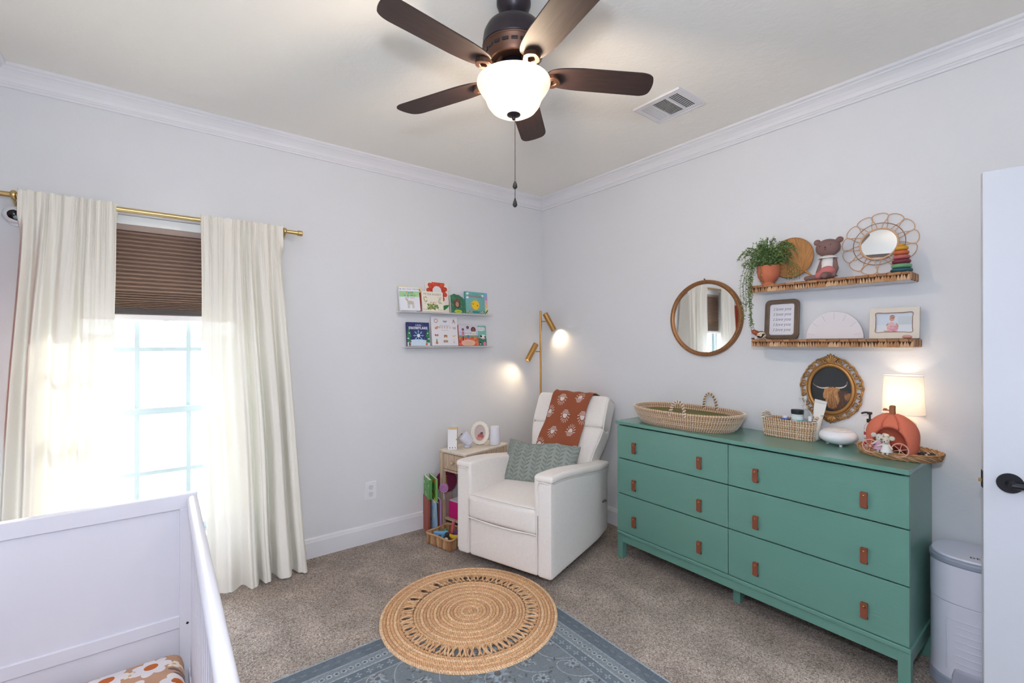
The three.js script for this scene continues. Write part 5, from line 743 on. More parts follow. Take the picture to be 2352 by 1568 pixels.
{ // plush pumpkin carriage, turned towards the camera
  const ry = -88 * D, py = DT + 0.0155, P = thing('pumpkin_carriage', 'orange plush pumpkin carriage with pink wheels', 'toy', [2.616, py, -0.602], ry);
  const body = sdf((x, y, z) => { // local x: right, z: front
    const a = Math.atan2(z, x), lob = 1 + 0.035 * Math.abs(Math.sin(a * 3 + 0.2)) - 0.03, up = clamp((y - 0.08) / 0.1, 0, 1);
    const e = Math.hypot(x / 0.098, (y > 0.085 ? (y - 0.085) / 0.098 : (y - 0.085) / 0.16), z / 0.07), seam = 0.009 * Math.exp(-Math.pow((Math.abs(Math.sin(a * 3 + 0.2))) / 0.14, 2)) * (1 - 0.3 * up);
    let d = (e - lob) * 0.066 + seam; const dent = sEll(x, y, z, [0, 0.194, 0], [0.03, 0.018, 0.03]); d = Math.max(d, -dent); d = Math.max(d, -(y - 0.008));
    const hole = Math.max(sEll(x, y, z, [0, 0.04, 0.062], [0.058, 0.082, 0.092]), -1); return -smin(-d, hole, 0.018);
  }, [0, 0.095, 0], 0.125, 84);
  part('pumpkin_body', body, std(srgb(212, 114, 88), 0.9, { bumpMap: rep(weave, 5), bumpScale: 0.0006 }), P);
  part('inner_shelf', span(-0.055, 0.055, 0.03, 0.036, -0.03, 0.02, 0.002), std(srgb(160, 72, 48), 0.9), P);
  part('stem', T(cushion(0.022, 0.042, 0.022, 0.006, { n: 8, fn: (v) => { v.x += 3 * v.y * v.y; } }), [0.0, 0.196, 0]), std(srgb(150, 96, 62), 0.85), P);
  part('ribbon', merge([span(-0.032, -0.008, 0.192, 0.197, 0.004, 0.012, 0.001), span(-0.03, -0.016, 0.197, 0.202, 0.004, 0.01, 0.001)]), std(srgb(170, 92, 60), 0.8), P);
  const wheelG = merge([ring(0.029, 0.0028, [0, 0, 0], undefined, undefined, 40, 8), cyl(0.005, 0.005, 0.007, [0, 0, 0], [Math.PI / 2, 0, 0], 16), ...[0, 1, 2, 3, 4, 5].map((i) => bar([0, 0, 0], [Math.cos(i * 1.047 + 0.3) * 0.029, Math.sin(i * 1.047 + 0.3) * 0.029, 0], 0.0015, 6))]), wm = std(srgb(216, 160, 146), 0.6);
  for (const [x, z] of [[-0.066, 0.062], [0.04, 0.072], [-0.06, -0.062], [0.05, -0.066]]) part('wheel', wheelG, wm, P).position.set(x, 0.0322, z);
  // two dolls sitting in the carriage mouth
  const put = (x, y, z) => { const c = Math.cos(ry), s = Math.sin(ry); return [2.616 + x * c + z * s, py + y, -0.602 - x * s + z * c]; };
  const doll = (name, label, at, fur, dress, hat, turn) => {
    const o = thing(name, label, 'doll', put(...at), ry + turn);
    part('body', sdf((x, y, z) => smin(smin(smin(sEll(x, y, z, [0, 0.064, 0.002], [0.0135, 0.0165, 0.014]), sEll(x, y, z, [0, 0.058, 0.013], [0.007, 0.006, 0.009]), 0.008), sEll(x, y, z, [0, 0.035, 0], [0.012, 0.02, 0.011]), 0.008), smin(smin(sCap(x, y, z, [-0.006, 0.022, 0.004], [-0.008, 0.004, 0.012], 0.006, 0.005), sCap(x, y, z, [0.006, 0.022, 0.004], [0.008, 0.004, 0.012], 0.006, 0.005), 0.001), smin(sCap(x, y, z, [-0.008, 0.046, 0], [-0.028, 0.034, 0.008], 0.0045, 0.004), sCap(x, y, z, [0.008, 0.046, 0], [0.024, 0.03, 0.012], 0.0045, 0.004), 0.001), 0.003), 0.004), [0, 0.042, 0], 0.056, 40), std(fur, 0.9), o);
    for (const s of [-1, 1]) part('ear', ball(0.011, [s * 0.02, 0.074, -0.001], [1, 0.95, 0.4], 18), std(fur, 0.9), o);
    part('dress', lathe([[0.0075, 0.048], [0.0125, 0.045], [0.0145, 0.034], [0.0185, 0.022], [0.0225, 0.012], [0.02, 0.012], [0.014, 0.026]], 28), std(dress, 0.9, { side: THREE.DoubleSide }), o);
    for (const s of [-1, 1]) part('eye', ball(0.0017, [s * 0.0075, 0.066, 0.0145], undefined, 8), M.black, o); part('nose', ball(0.0026, [0, 0.06, 0.0215], undefined, 10), M.black, o);
    if (hat) part('pompom_hat', ball(0.0105, [0.001, 0.084, 0], [1, 0.85, 1], 18), std(srgb(232, 214, 190), 0.95), o);
  };
  doll('mouse_doll', 'grey mouse doll in a lilac dress sitting in the carriage', [-0.034, 0.012, 0.062], srgb(206, 196, 190), srgb(196, 150, 178), false, 0.5);
  doll('lamb_doll', 'cream doll in a white dress with a pompom hat', [-0.006, 0.006, 0.078], srgb(214, 200, 184), srgb(232, 228, 226), true, -0.1);
}

// ================================================================== DRESSER WALL: SHELVES, MIRRORS, FRAMES
const RW = -Math.PI / 2; // local x runs to the viewer's right along the wall, local z into the room
const hy = [srgb(186, 142, 104), srgb(168, 122, 84), srgb(202, 164, 128), srgb(150, 106, 72)].map((c) => std(c, 0.85)), hyDark = std(srgb(78, 48, 28), 0.9);
function wovenShelf(y, z0, z1, label) {
  const L = z1 - z0, s = thing('woven_shelf', label, 'shelf', [XR, y, (z0 + z1) / 2], RW, 'woven wall shelves'), d = 0.15, h = 0.04;
  part('core', span(-L / 2 + 0.006, L / 2 - 0.006, -h + 0.004, -0.002, 0.001, d - 0.006), hyDark, s);
  const tooth = [0, 1, 2].map((k) => { const w = 0.0052 + 0.0012 * k; return extrude([[-w, 0], [w, 0], [w * 0.75, 0.012], [0.0012 * (k - 1), 0.027 + 0.002 * k], [-w * 0.8, 0.013]], 0.005, 0.0012); });
  const n = Math.round(L / 0.0118);
  for (let i = 0; i < n; i++) { const m = part('strand', tooth[(i * 5 + (i % 7)) % 3], hy[(i * 3 + (i >> 2)) % 3], s); m.position.set(-L / 2 + (i + 0.5) * L / n, -h, d - 0.006 - 0.001 * (i % 3)); m.rotation.z = 0.1 * Math.sin(i * 2.3); m.scale.y = 0.9 + 0.2 * hash(i, 3); }
  for (let x = -L / 2, i = 0; x < L / 2 - 0.004; i++) { const w = Math.min(rr(0.03, 0.06), L / 2 - x); const m = part('top_strand', cushion(w, 0.0135, 0.012, 0.005, { n: 5, fn: (v) => { v.y += 0.0012 * Math.sin(v.x * 300); } }), hy[(i * 2 + 1) % 4], s); m.position.set(x + w / 2, -0.008, d - 0.003); m.rotation.z = rr(-0.03, 0.03); x += w; }
  for (let i = 0; i < 6; i++) for (const e of [-1, 1]) { const m = part('end_strand', cushion(0.011, 0.036, 0.028, 0.005, { n: 5 }), hy[(i + (e > 0 ? 1 : 2)) % 4], s); m.position.set(e * (L / 2 - 0.003), -h / 2, 0.015 + i * 0.0235); m.rotation.x = 0.12 * (i % 2 ? 1 : -1); }
  part('top_mat', span(-L / 2 + 0.004, L / 2 - 0.004, -0.004, -0.0005, 0.001, d - 0.01), hy[1], s);
  part('bottom_board', span(-L / 2 + 0.004, L / 2 - 0.004, -h, -h + 0.005, 0.001, d - 0.008), M.white, s, 'white board underneath');
  return s;
}
const S1 = 1.743, S2 = 1.4385;
wovenShelf(S1, -1.253, -0.549, 'upper woven water hyacinth shelf carrying the plant and bear');
wovenShelf(S2, -1.243, -0.538, 'lower woven water hyacinth shelf carrying the lettered print');
// ------------------------------------------------------------------ upper shelf
{ // plant in terracotta pedestal pot
  const z = -1.178, x = 2.722, p = thing('potted_plant', 'trailing green plant in a terracotta pedestal pot', 'plant', [x, S1, z], RW);
  part('pot', lathe([[0, 0], [0.033, 0], [0.034, 0.003], [0.031, 0.012], [0.03, 0.018], [0.042, 0.03], [0.053, 0.05], [0.0575, 0.075], [0.0575, 0.108], [0.055, 0.11], [0.052, 0.106], [0.051, 0.09], [0, 0.088]], 56), std(srgb(196, 112, 82), 0.85, { bumpMap: rep(plasterBump, 2), bumpScale: 0.0005 }), p);
  part('soil', cyl(0.051, 0.051, 0.004, [0, 0.091, 0]), std(srgb(62, 46, 36), 0.95), p);
  const leafG = (() => { const s = new THREE.Shape(); s.moveTo(0, 0); s.quadraticCurveTo(0.0045, 0.004, 0, 0.0115); s.quadraticCurveTo(-0.0045, 0.004, 0, 0); const g = new THREE.ShapeGeometry(s, 3); return warp(g, (v) => { v.z = -Math.abs(v.x) * 0.5 - v.y * v.y * 18; }); })();
  const im = new THREE.InstancedMesh(leafG, phy(0xffffff, 0.6, { side: THREE.DoubleSide, transmission: 0.25, thickness: 0 }), 9000), M4 = new THREE.Matrix4(), cols = [srgb(104, 146, 78), srgb(74, 116, 60), srgb(134, 170, 100), srgb(160, 186, 116), srgb(58, 96, 52)]; let k = 0; const stems = [];
  const leafAt = (q, dir, s) => { if (k >= 9000) return; const qn = new THREE.Quaternion().setFromUnitVectors(V(0, 1, 0), dir.normalize()).multiply(new THREE.Quaternion().setFromAxisAngle(V(0, 1, 0), rr(0, 6.28))); im.setMatrixAt(k, M4.compose(q, qn, V(s, s, s))); im.setColorAt(k, cols[Math.floor(rnd() * 5)]); k++; };
  const stem = (P, n, s0, s1, r = 0.0009) => { const cv = new THREE.CatmullRomCurve3(P); stems.push(new THREE.TubeGeometry(cv, 14, r, 4)); for (let i = 0; i < n; i++) { const t = 0.12 + 0.88 * (i + rnd()) / n, q = cv.getPointAt(Math.min(t, 1)), tan = cv.getTangentAt(Math.min(t, 1)), a = rr(0, 6.28), side = V(Math.cos(a), rr(-0.3, 0.6), Math.sin(a)).addScaledVector(tan, 0.5); leafAt(q, side, lerp(s0, s1, rnd())); } };
  for (let i = 0; i < 150; i++) { const a = rr(0, 6.283), e = Math.pow(rnd(), 0.7), reach = 0.03 + 0.095 * e, up = rr(0.04, 0.2) * (1 - 0.35 * e); let ex = Math.cos(a) * reach * 1.25 - 0.012, ez = Math.sin(a) * reach * 0.7; ez = clamp(ez, -0.075, 0.07); stem([V(Math.cos(a) * 0.02, 0.09, Math.sin(a) * 0.02), V(ex * 0.45, 0.09 + up * 0.75, ez * 0.5), V(ex * 0.85, 0.09 + up, ez * 0.9), V(ex * 1.08, 0.085 + up * 0.9 - 0.02 * e, ez)], 36, 0.8, 1.35); }
  for (let i = 0; i < 15; i++) { const x0 = rr(-0.115, -0.045) + (i > 12 ? 0.03 : 0), zz = rr(0.045, 0.075), len = rr(0.16, 0.33); if (i > 12) continue; stem([V(-0.03, 0.1, 0.02), V(x0 * 0.8, 0.13, zz * 0.8), V(x0, 0.07, zz + 0.014), V(x0 - 0.004, 0.04 - len * 0.3, zz + 0.03), V(x0 + rr(-0.01, 0.01), 0.06 - len * 0.75, zz + 0.026), V(x0 + rr(-0.012, 0.02), 0.07 - len, zz + 0.024)], Math.round(len * 150), 0.9, 1.35); }
  stem([V(0, 0.1, 0.045), V(-0.012, 0.112, 0.06), V(-0.014, 0.08, 0.062), V(-0.012, 0.035, 0.058), V(-0.016, 0.008, 0.056)], 16, 0.7, 1);
  for (let i = 0; i < 6; i++) stem([V(0.03, 0.1, 0.01), V(0.075, 0.14, 0.01), V(0.1 + 0.01 * i, 0.1, 0.0 + 0.006 * i), V(0.1 + 0.012 * i, 0.05 + 0.008 * i, 0.01), V(0.105 + 0.012 * i, 0.02, 0.02)], 20, 0.8, 1.2);
  im.count = k; im.name = 'leaves'; shadow(im); stuff(im); p.add(im);
  stuff(part('stems', merge(stems), std(srgb(92, 104, 58), 0.8), p));
}
{ // palm leaf fan leaning on the wall
  const f = thing('palm_fan', 'woven palm leaf hand fan leaning behind the plant', 'fan', [2.783, S1, -1.056], RW); f.rotation.order = 'YXZ'; f.rotation.x = -0.07;
  const palm = std(0xffffff, 0.75, { map: data(256, 256, (i, j) => { const t = 0.8 + 0.25 * vnoise(i / 3, j / 40) + 0.08 * Math.sin(i * 0.8); return [196 * t, 140 * t, 84 * t]; }) });
  const ox = 0.028, oy = 0.078; // neck
  const cx = -0.056, cyy = 0.072, RR = 0.11, ray = (a) => { const dx = -Math.sin(a), dy = Math.cos(a), b = dx * cx + dy * cyy; return b + Math.sqrt(Math.max(0, b * b - (cx * cx + cyy * cyy) + RR * RR)); };
  const g = grid(180, 14, (u, v) => { const a = u * 2 * Math.PI, R = Math.max(0.001, v * ray(a)), rib = 0.0016 * Math.sin(u * 2 * Math.PI * 46) * v; return V(ox - Math.sin(a) * R, oy + Math.cos(a) * R, 0.005 + rib + 0.003 * v); }, (u, v) => [u * 4, v]);
  const g2 = g.clone().translate(0, 0, -0.004); g2.setIndex([...g.index.array].reverse()); g2.computeVertexNormals();
  part('leaf', merge([g, g2]), Object.assign(palm, { side: THREE.DoubleSide }), f);
  const edge = []; for (let i = 0; i < 48; i++) { const a = i / 48 * 2 * Math.PI, R = ray(a); edge.push([ox - Math.sin(a) * R, oy + Math.cos(a) * R, 0.008]); }
  part('edge_binding', tube(edge, 0.0024, 140, 6, true), hy[1], f);
  part('handle', merge([bar([ox - 0.004, oy + 0.008, 0.006], [ox + 0.074, 0.012, 0.012], 0.005), ball(0.008, [ox, oy, 0.007], [1, 1, 0.7], 16), bar([ox, oy, 0.009], [ox - 0.05, oy - 0.024, 0.01], 0.003), bar([ox, oy, 0.009], [ox + 0.012, oy + 0.05, 0.01], 0.0025)]), std(srgb(190, 136, 80), 0.75), f);
}
{ // sitting bear
  const b = thing('stuffed_bear', 'brown fabric teddy bear in a white blouse sitting on the shelf', 'stuffed toy', [2.722, S1, -0.886], RW), fur = std(srgb(128, 98, 94), 0.92, { bumpMap: rep(weave, 6), bumpScale: 0.0006 });
  part('body', sdf((x, y, z) => {
    let d = sEll(x, y, z, [0, 0.165, 0], [0.055, 0.045, 0.04]);
    d = smin(d, sEll(x, y, z, [0, 0.06, -0.004], [0.03, 0.056, 0.027]), 0.012);
    for (const s of [-1, 1]) { d = smin(d, sEll(x, y, z, [s * 0.05, 0.2, -0.004], [0.0165, 0.0155, 0.01]), 0.004); }
    d = smin(d, sCap(x, y, z, [-0.026, 0.098, 0.0], [-0.038, 0.04, 0.016], 0.011, 0.012), 0.006); d = smin(d, sCap(x, y, z, [0.028, 0.1, 0.0], [0.038, 0.055, 0.012], 0.011, 0.0115), 0.006); d = smin(d, sCap(x, y, z, [0.038, 0.055, 0.012], [0.03, 0.02, 0.02], 0.0115, 0.01), 0.004);
    d = smin(d, sCap(x, y, z, [-0.02, 0.018, 0.008], [-0.088, 0.014, 0.03], 0.015, 0.0125), 0.006); d = smin(d, sCap(x, y, z, [0.016, 0.02, 0.01], [0.004, 0.018, 0.062], 0.017, 0.0165), 0.006);
    return d;
  }, [0, 0.105, 0.005], 0.125, 72), fur, b);
  part('blouse', lathe([[0.016, 0.122], [0.026, 0.113], [0.0315, 0.09], [0.034, 0.055], [0.04, 0.02], [0.036, 0.02], [0.03, 0.06]], 40, [0, 0, -0.004], undefined, [1, 1, 0.92]), std(srgb(226, 222, 220), 0.92, { side: THREE.DoubleSide }), b);
  part('collar', lathe([[0.014, 0.126], [0.027, 0.123], [0.04, 0.114], [0.043, 0.109], [0.036, 0.111], [0.02, 0.118]], 48, [0, 0, 0.0], undefined, [1, 1, 0.85]), std(srgb(232, 228, 226), 0.92, { side: THREE.DoubleSide }), b);
  part('pink_shorts', sdf((x, y, z) => smin(sEll(x, y, z, [0.005, 0.045, 0.02], [0.034, 0.024, 0.024]), sCap(x, y, z, [-0.014, 0.032, 0.022], [-0.034, 0.024, 0.022], 0.0205, 0.018), 0.01), [0, 0.035, 0.02], 0.06, 40), std(srgb(190, 112, 110), 0.95, { bumpMap: rep(plasterBump, 6), bumpScale: 0.002 }), b);
  for (const [x, y] of [[-0.025, 0.172], [0.022, 0.174]]) part('eye', ball(0.0027, [x, y, 0.0355], undefined, 10), M.black, b);
  part('muzzle_stitch', merge([ball(0.0042, [0, 0.163, 0.0395], [1.1, 0.8, 0.4], 10), bar([0, 0.163, 0.0402], [0, 0.152, 0.0395], 0.0009), bar([0, 0.153, 0.04], [-0.005, 0.149, 0.039], 0.0009), bar([0, 0.153, 0.04], [0.005, 0.149, 0.039], 0.0009)]), M.black, b);
}
{ // rattan flower mirror
  const R = 0.152, m = thing('flower_mirror', 'rattan petal mirror leaning on the upper shelf', 'mirror', [2.775, S1, -0.692], RW); m.rotation.order = 'YXZ'; m.rotation.x = -0.09;
  const cane = std(srgb(206, 164, 130), 0.6), cy = R + 0.008;
  for (let i = 0; i < 13; i++) { const a = i / 13 * 2 * Math.PI + 0.1, P = []; for (let k = 0; k <= 16; k++) { const t = k / 16, w = Math.sin(t * Math.PI), ang = a + lerp(0.1, -0.1, t) + Math.sin(t * 2 * Math.PI) * -0.0 + (t - 0.5) * -1.15 * Math.pow(w, 1.1) * (1), rad = 0.077 + (R - 0.077) * Math.pow(w, 0.62); P.push([Math.cos(ang) * rad, cy + Math.sin(ang) * rad, 0.004 + 0.002 * (i % 2)]); } part('petal', tube(P, 0.0021, 36, 6), cane, m); }
  part('inner_ring', ring(0.0755, 0.0045, [0, cy, 0.005], undefined, undefined, 72, 8), cane, m);
  part('wire_ring', ring(0.103, 0.0016, [0, cy, 0.006], undefined, undefined, 72, 6), std(srgb(130, 92, 70), 0.6), m);
  part('mirror_glass', cyl(0.073, 0.073, 0.003, [0, cy, 0.003], [Math.PI / 2, 0, 0], 64), M.mirror, m);
}
{ // stacking rings
  const s = thing('stacking_toy', 'stacking toy of six coloured rings at the shelf end', 'toy', [2.715, S1, -0.59], RW); let y = 0;
  [[0.0405, srgb(34, 84, 98)], [0.0375, srgb(108, 160, 120)], [0.0345, srgb(112, 36, 54)], [0.0315, srgb(180, 96, 92)], [0.0285, srgb(194, 100, 56)], [0.025, srgb(206, 150, 46)]].forEach(([r, c], i) => { const h = 0.0205; part('stacking_ring', lathe([[0, 0.0004], [r - 0.01, 0.0004], [r - 0.004, 0.0025], [r, 0.007], [r, h - 0.007], [r - 0.004, h - 0.0025], [r - 0.01, h], [0, h]], 44, [0.0008 * Math.sin(i * 3), y, 0]), std(c, 0.55), s); y += h; });
  part('knob', lathe([[0, 0], [0.009, 0], [0.011, 0.003], [0.011, 0.009], [0.008, 0.012], [0, 0.0125]], 28, [0, y, 0]), std(srgb(206, 150, 46), 0.55), s);
}
// ------------------------------------------------------------------ lower shelf
{ // lettered print
  const f = thing('lettered_print', 'brown rounded frame print repeating I love you', 'framed print', [2.772, S2, -1.13], RW); f.rotation.order = 'YXZ'; f.rotation.x = -0.08;
  const wood = std(0xffffff, 0.6, { map: data(128, 128, (i, j) => { const k = 0.75 + 0.4 * vnoise(i / 20, j / 4); return [112 * k, 92 * k, 76 * k]; }) }), W = 0.18, Hh = 0.225;
  const o = rrect(W, Hh, 0.034, THREE.Shape, 0, Hh / 2), h1 = rrect(W - 0.05, Hh - 0.05, 0.016, THREE.Path, 0, Hh / 2); o.holes.push(h1); part('frame', extrude(o, 0.01, 0.003), wood, f);
  for (const [a, z] of [[0.014, 0.0125], [0.032, 0.0115]]) { const s2 = rrect(W - a, Hh - a, 0.03, THREE.Shape, 0, Hh / 2), pts = s2.getPoints(10).map((q) => V(q.x, q.y, z)); pts.pop(); part('moulding', tube(pts, 0.0032, 160, 6, true), wood, f); }
  part('print', span(-0.066, 0.066, 0.024, Hh - 0.024, 0.002, 0.004), std(0xffffff, 0.6, { map: print(384, 512, (g, w, h) => { fillAll(g, '#dfdee8', w, h); for (let i = 0; i < 5; i++) { g.save(); g.translate(w / 2, h * (0.17 + 0.165 * i)); g.transform(1, 0, -0.1, 1, 0, 0); txt(g, 'I love you', 0, 0, 58, '#2c2a32', 'serif', 'italic'); g.restore(); } }) }), f);
}
{ // ceramic figurine
  const o = thing('ceramic_figurine', 'small painted ceramic animal figurine with red and white stripes', 'figurine', [2.705, S2, -1.222], RW);
  const tex = data(128, 128, (i, j) => { const w = Math.sin(i * 0.2 + 3 * vnoise(i / 20, j / 20)); return w > 0.45 ? [58, 40, 26] : w > 0 ? [226, 218, 206] : w > -0.55 ? [236, 232, 232] : [198, 170, 120]; });
  part('body', T(new THREE.SphereGeometry(0.024, 32, 24), [0.012, 0.024, 0], [0.4, 0.3, Math.PI / 2 + 0.3], [1, 1, 0.95]), std(0xffffff, 0.25, { map: tex }), o);
  part('neck', sdf((x, y, z) => sCap(x, y, z, [0.0, 0.03, 0.002], [-0.026, 0.044, 0.006], 0.016, 0.0135), [-0.012, 0.036, 0], 0.042, 30), std(srgb(156, 62, 44), 0.3), o);
  part('face', ball(0.011, [-0.034, 0.04, 0.006], [0.7, 1, 0.95], 20), std(srgb(206, 222, 230), 0.3), o);
  part('foot', T(cushion(0.02, 0.01, 0.018, 0.004, { n: 6 }), [-0.026, 0.005, 0.01]), std(srgb(96, 56, 30), 0.4), o); part('foot', T(cushion(0.016, 0.014, 0.016, 0.005, { n: 6 }), [-0.008, 0.007, 0.016]), std(srgb(214, 206, 214), 0.4), o);
}
{ const c = thing('greeting_card', 'folded paper card lying flat beside the figurine', 'card', [2.695, S2, -1.1], RW); part('paper', T(grid(12, 2, (u, v) => V((u - 0.5) * 0.15, 0.002 + 0.004 * Math.sin(u * 3), (v - 0.5) * 0.03)), [0, 0, 0]), std(srgb(224, 206, 204), 0.8, { side: THREE.DoubleSide }), c); }
{ // arched milestone board
  const a = thing('arched_board', 'blank white half round board on the lower shelf', 'board', [2.768, S2, -0.873], RW); a.rotation.order = 'YXZ'; a.rotation.x = -0.06;
  const s = new THREE.Shape(); s.absarc(0, 0, 0.128, 0, Math.PI); s.lineTo(0.128, 0); const g = T(extrude(s, 0.012, 0.002, [], 40), [0, 0.001, 0], undefined, [1, 1.11, 1]);
  part('board', g, std(srgb(226, 220, 224), 0.7), a);
  for (let i = 0; i < 7; i++) { const q = 0.2 + i * 0.457; part('score_line', bar([Math.cos(q) * 0.09, 0.002 + Math.sin(q) * 0.1, 0.0138], [Math.cos(q) * 0.122, 0.002 + Math.sin(q) * 0.135, 0.0138], 0.0008, 5), std(srgb(196, 188, 194), 0.7), a); }
}
{ // baby photo
  const f = thing('baby_photo', 'cream frame with a photo of a seated baby in pink', 'photo frame', [2.765, S2, -0.629], RW); f.rotation.order = 'YXZ'; f.rotation.x = -0.09; const W = 0.188, h = 0.148;
  const o = rrect(W, h, 0.005, THREE.Shape, 0, h / 2); o.holes.push(rrect(0.138, 0.092, 0.005, THREE.Path, 0, 0.077)); part('frame', extrude(o, 0.012, 0.0012), std(srgb(222, 212, 200), 0.5), f);
  const line = std(srgb(150, 112, 92), 0.6); part('inner_bead', tube([[-0.069, 0.031, 0.0125], [0.069, 0.031, 0.0125], [0.069, 0.123, 0.0125], [-0.069, 0.123, 0.0125]].flatMap((p, i, A) => [0, 0.25, 0.5, 0.75].map((t) => p.map((v, k) => lerp(v, A[(i + 1) % 4][k], t)))), 0.0016, 120, 6, true), line, f);
  part('photo', span(-0.0705, 0.0705, 0.03, 0.124, 0.003, 0.005), std(0xffffff, 0.35, { map: print(384, 256, (g, w, hh) => {
    fillAll(g, '#cdd6e4', w, hh); g.fillStyle = '#c3ccd2'; g.fillRect(w * 0.6, hh * 0.2, w * 0.4, hh * 0.4); g.fillStyle = '#d9dde4'; g.fillRect(0, hh * 0.62, w, hh); ell(g, w * 0.46, hh * 0.78, 58, 46, '#d6a0a8'); ell(g, w * 0.43, hh * 0.62, 30, 40, '#dcacb2'); for (let i = 0; i < 30; i++) ell(g, w * (0.34 + 0.26 * rnd()), hh * (0.7 + 0.26 * rnd()), 12, 9, ['#cf949e', '#dfb0b6', '#c98a96'][i % 3], rnd() * 3); ell(g, w * 0.32, hh * 0.94, 40, 9, '#c99078', 0.1); ell(g, w * 0.5, hh * 0.96, 26, 8, '#a8705e'); ell(g, w * 0.32, hh * 0.6, 9, 22, '#c08a74', 0.4); ell(g, w * 0.58, hh * 0.62, 9, 26, '#c08a74', -0.5); ell(g, w * 0.44, hh * 0.3, 27, 31, '#c8947c'); ell(g, w * 0.45, hh * 0.2, 27, 20, '#6a4a3c'); ell(g, w * 0.45, hh * 0.2, 30, 6, '#d8b0a0', -0.15); ell(g, w * 0.41, hh * 0.32, 3, 3, '#3a2824'); ell(g, w * 0.47, hh * 0.32, 3, 3, '#3a2824'); g.strokeStyle = '#8a4a44'; g.lineWidth = 2; g.beginPath(); g.arc(w * 0.435, hh * 0.37, 7, 0.4, 2.7); g.stroke();
  }) }), f);
  const p = thing('pink_stone', 'small smooth pink stone in front of the baby photo', 'stone', [2.69, S2, -0.565], RW); part('stone', ball(0.018, [0, 0.0085, 0], [1, 0.48, 0.75], 24), std(srgb(206, 150, 140), 0.4), p);
}
// ------------------------------------------------------------------ round mirror and oval ornate frame
{
  const m = thing('round_mirror', 'round wall mirror in a copper beaded frame', 'mirror', [XR, 1.579, -1.605], RW);
  const cop = std(srgb(152, 108, 70), 0.45, { metalness: 0.6 });
  part('frame', lathe([[0.221, 0.0], [0.221, 0.016], [0.2225, 0.021], [0.226, 0.02], [0.23, 0.025], [0.237, 0.027], [0.243, 0.024], [0.2475, 0.016], [0.248, 0]], 120, [0, 0, 0], [Math.PI / 2, 0, 0]), cop, m);
  const bead = new THREE.InstancedMesh(new THREE.IcosahedronGeometry(0.0031, 1), cop, 280), q = new THREE.Matrix4(); for (let i = 0; i < 280; i++) { const r = i % 2 ? 0.2345 : 0.2405, a = i / 280 * 2 * Math.PI; q.makeTranslation(Math.cos(a) * r, Math.sin(a) * r, 0.0262); bead.setMatrixAt(i, q); } bead.name = 'beading'; shadow(bead); stuff(bead); m.add(bead);
  part('mirror_glass', cyl(0.2225, 0.2225, 0.004, [0, 0, 0.009], [Math.PI / 2, 0, 0], 96), M.mirror, m);
  part('hanging_nail', merge([bar([0, 0.25, 0], [0, 0.252, 0.016], 0.002), ball(0.004, [0, 0.254, 0.016], undefined, 12), bar([0, 0.252, 0.01], [0, 0.244, 0.01], 0.0015)]), M.black, m);
}
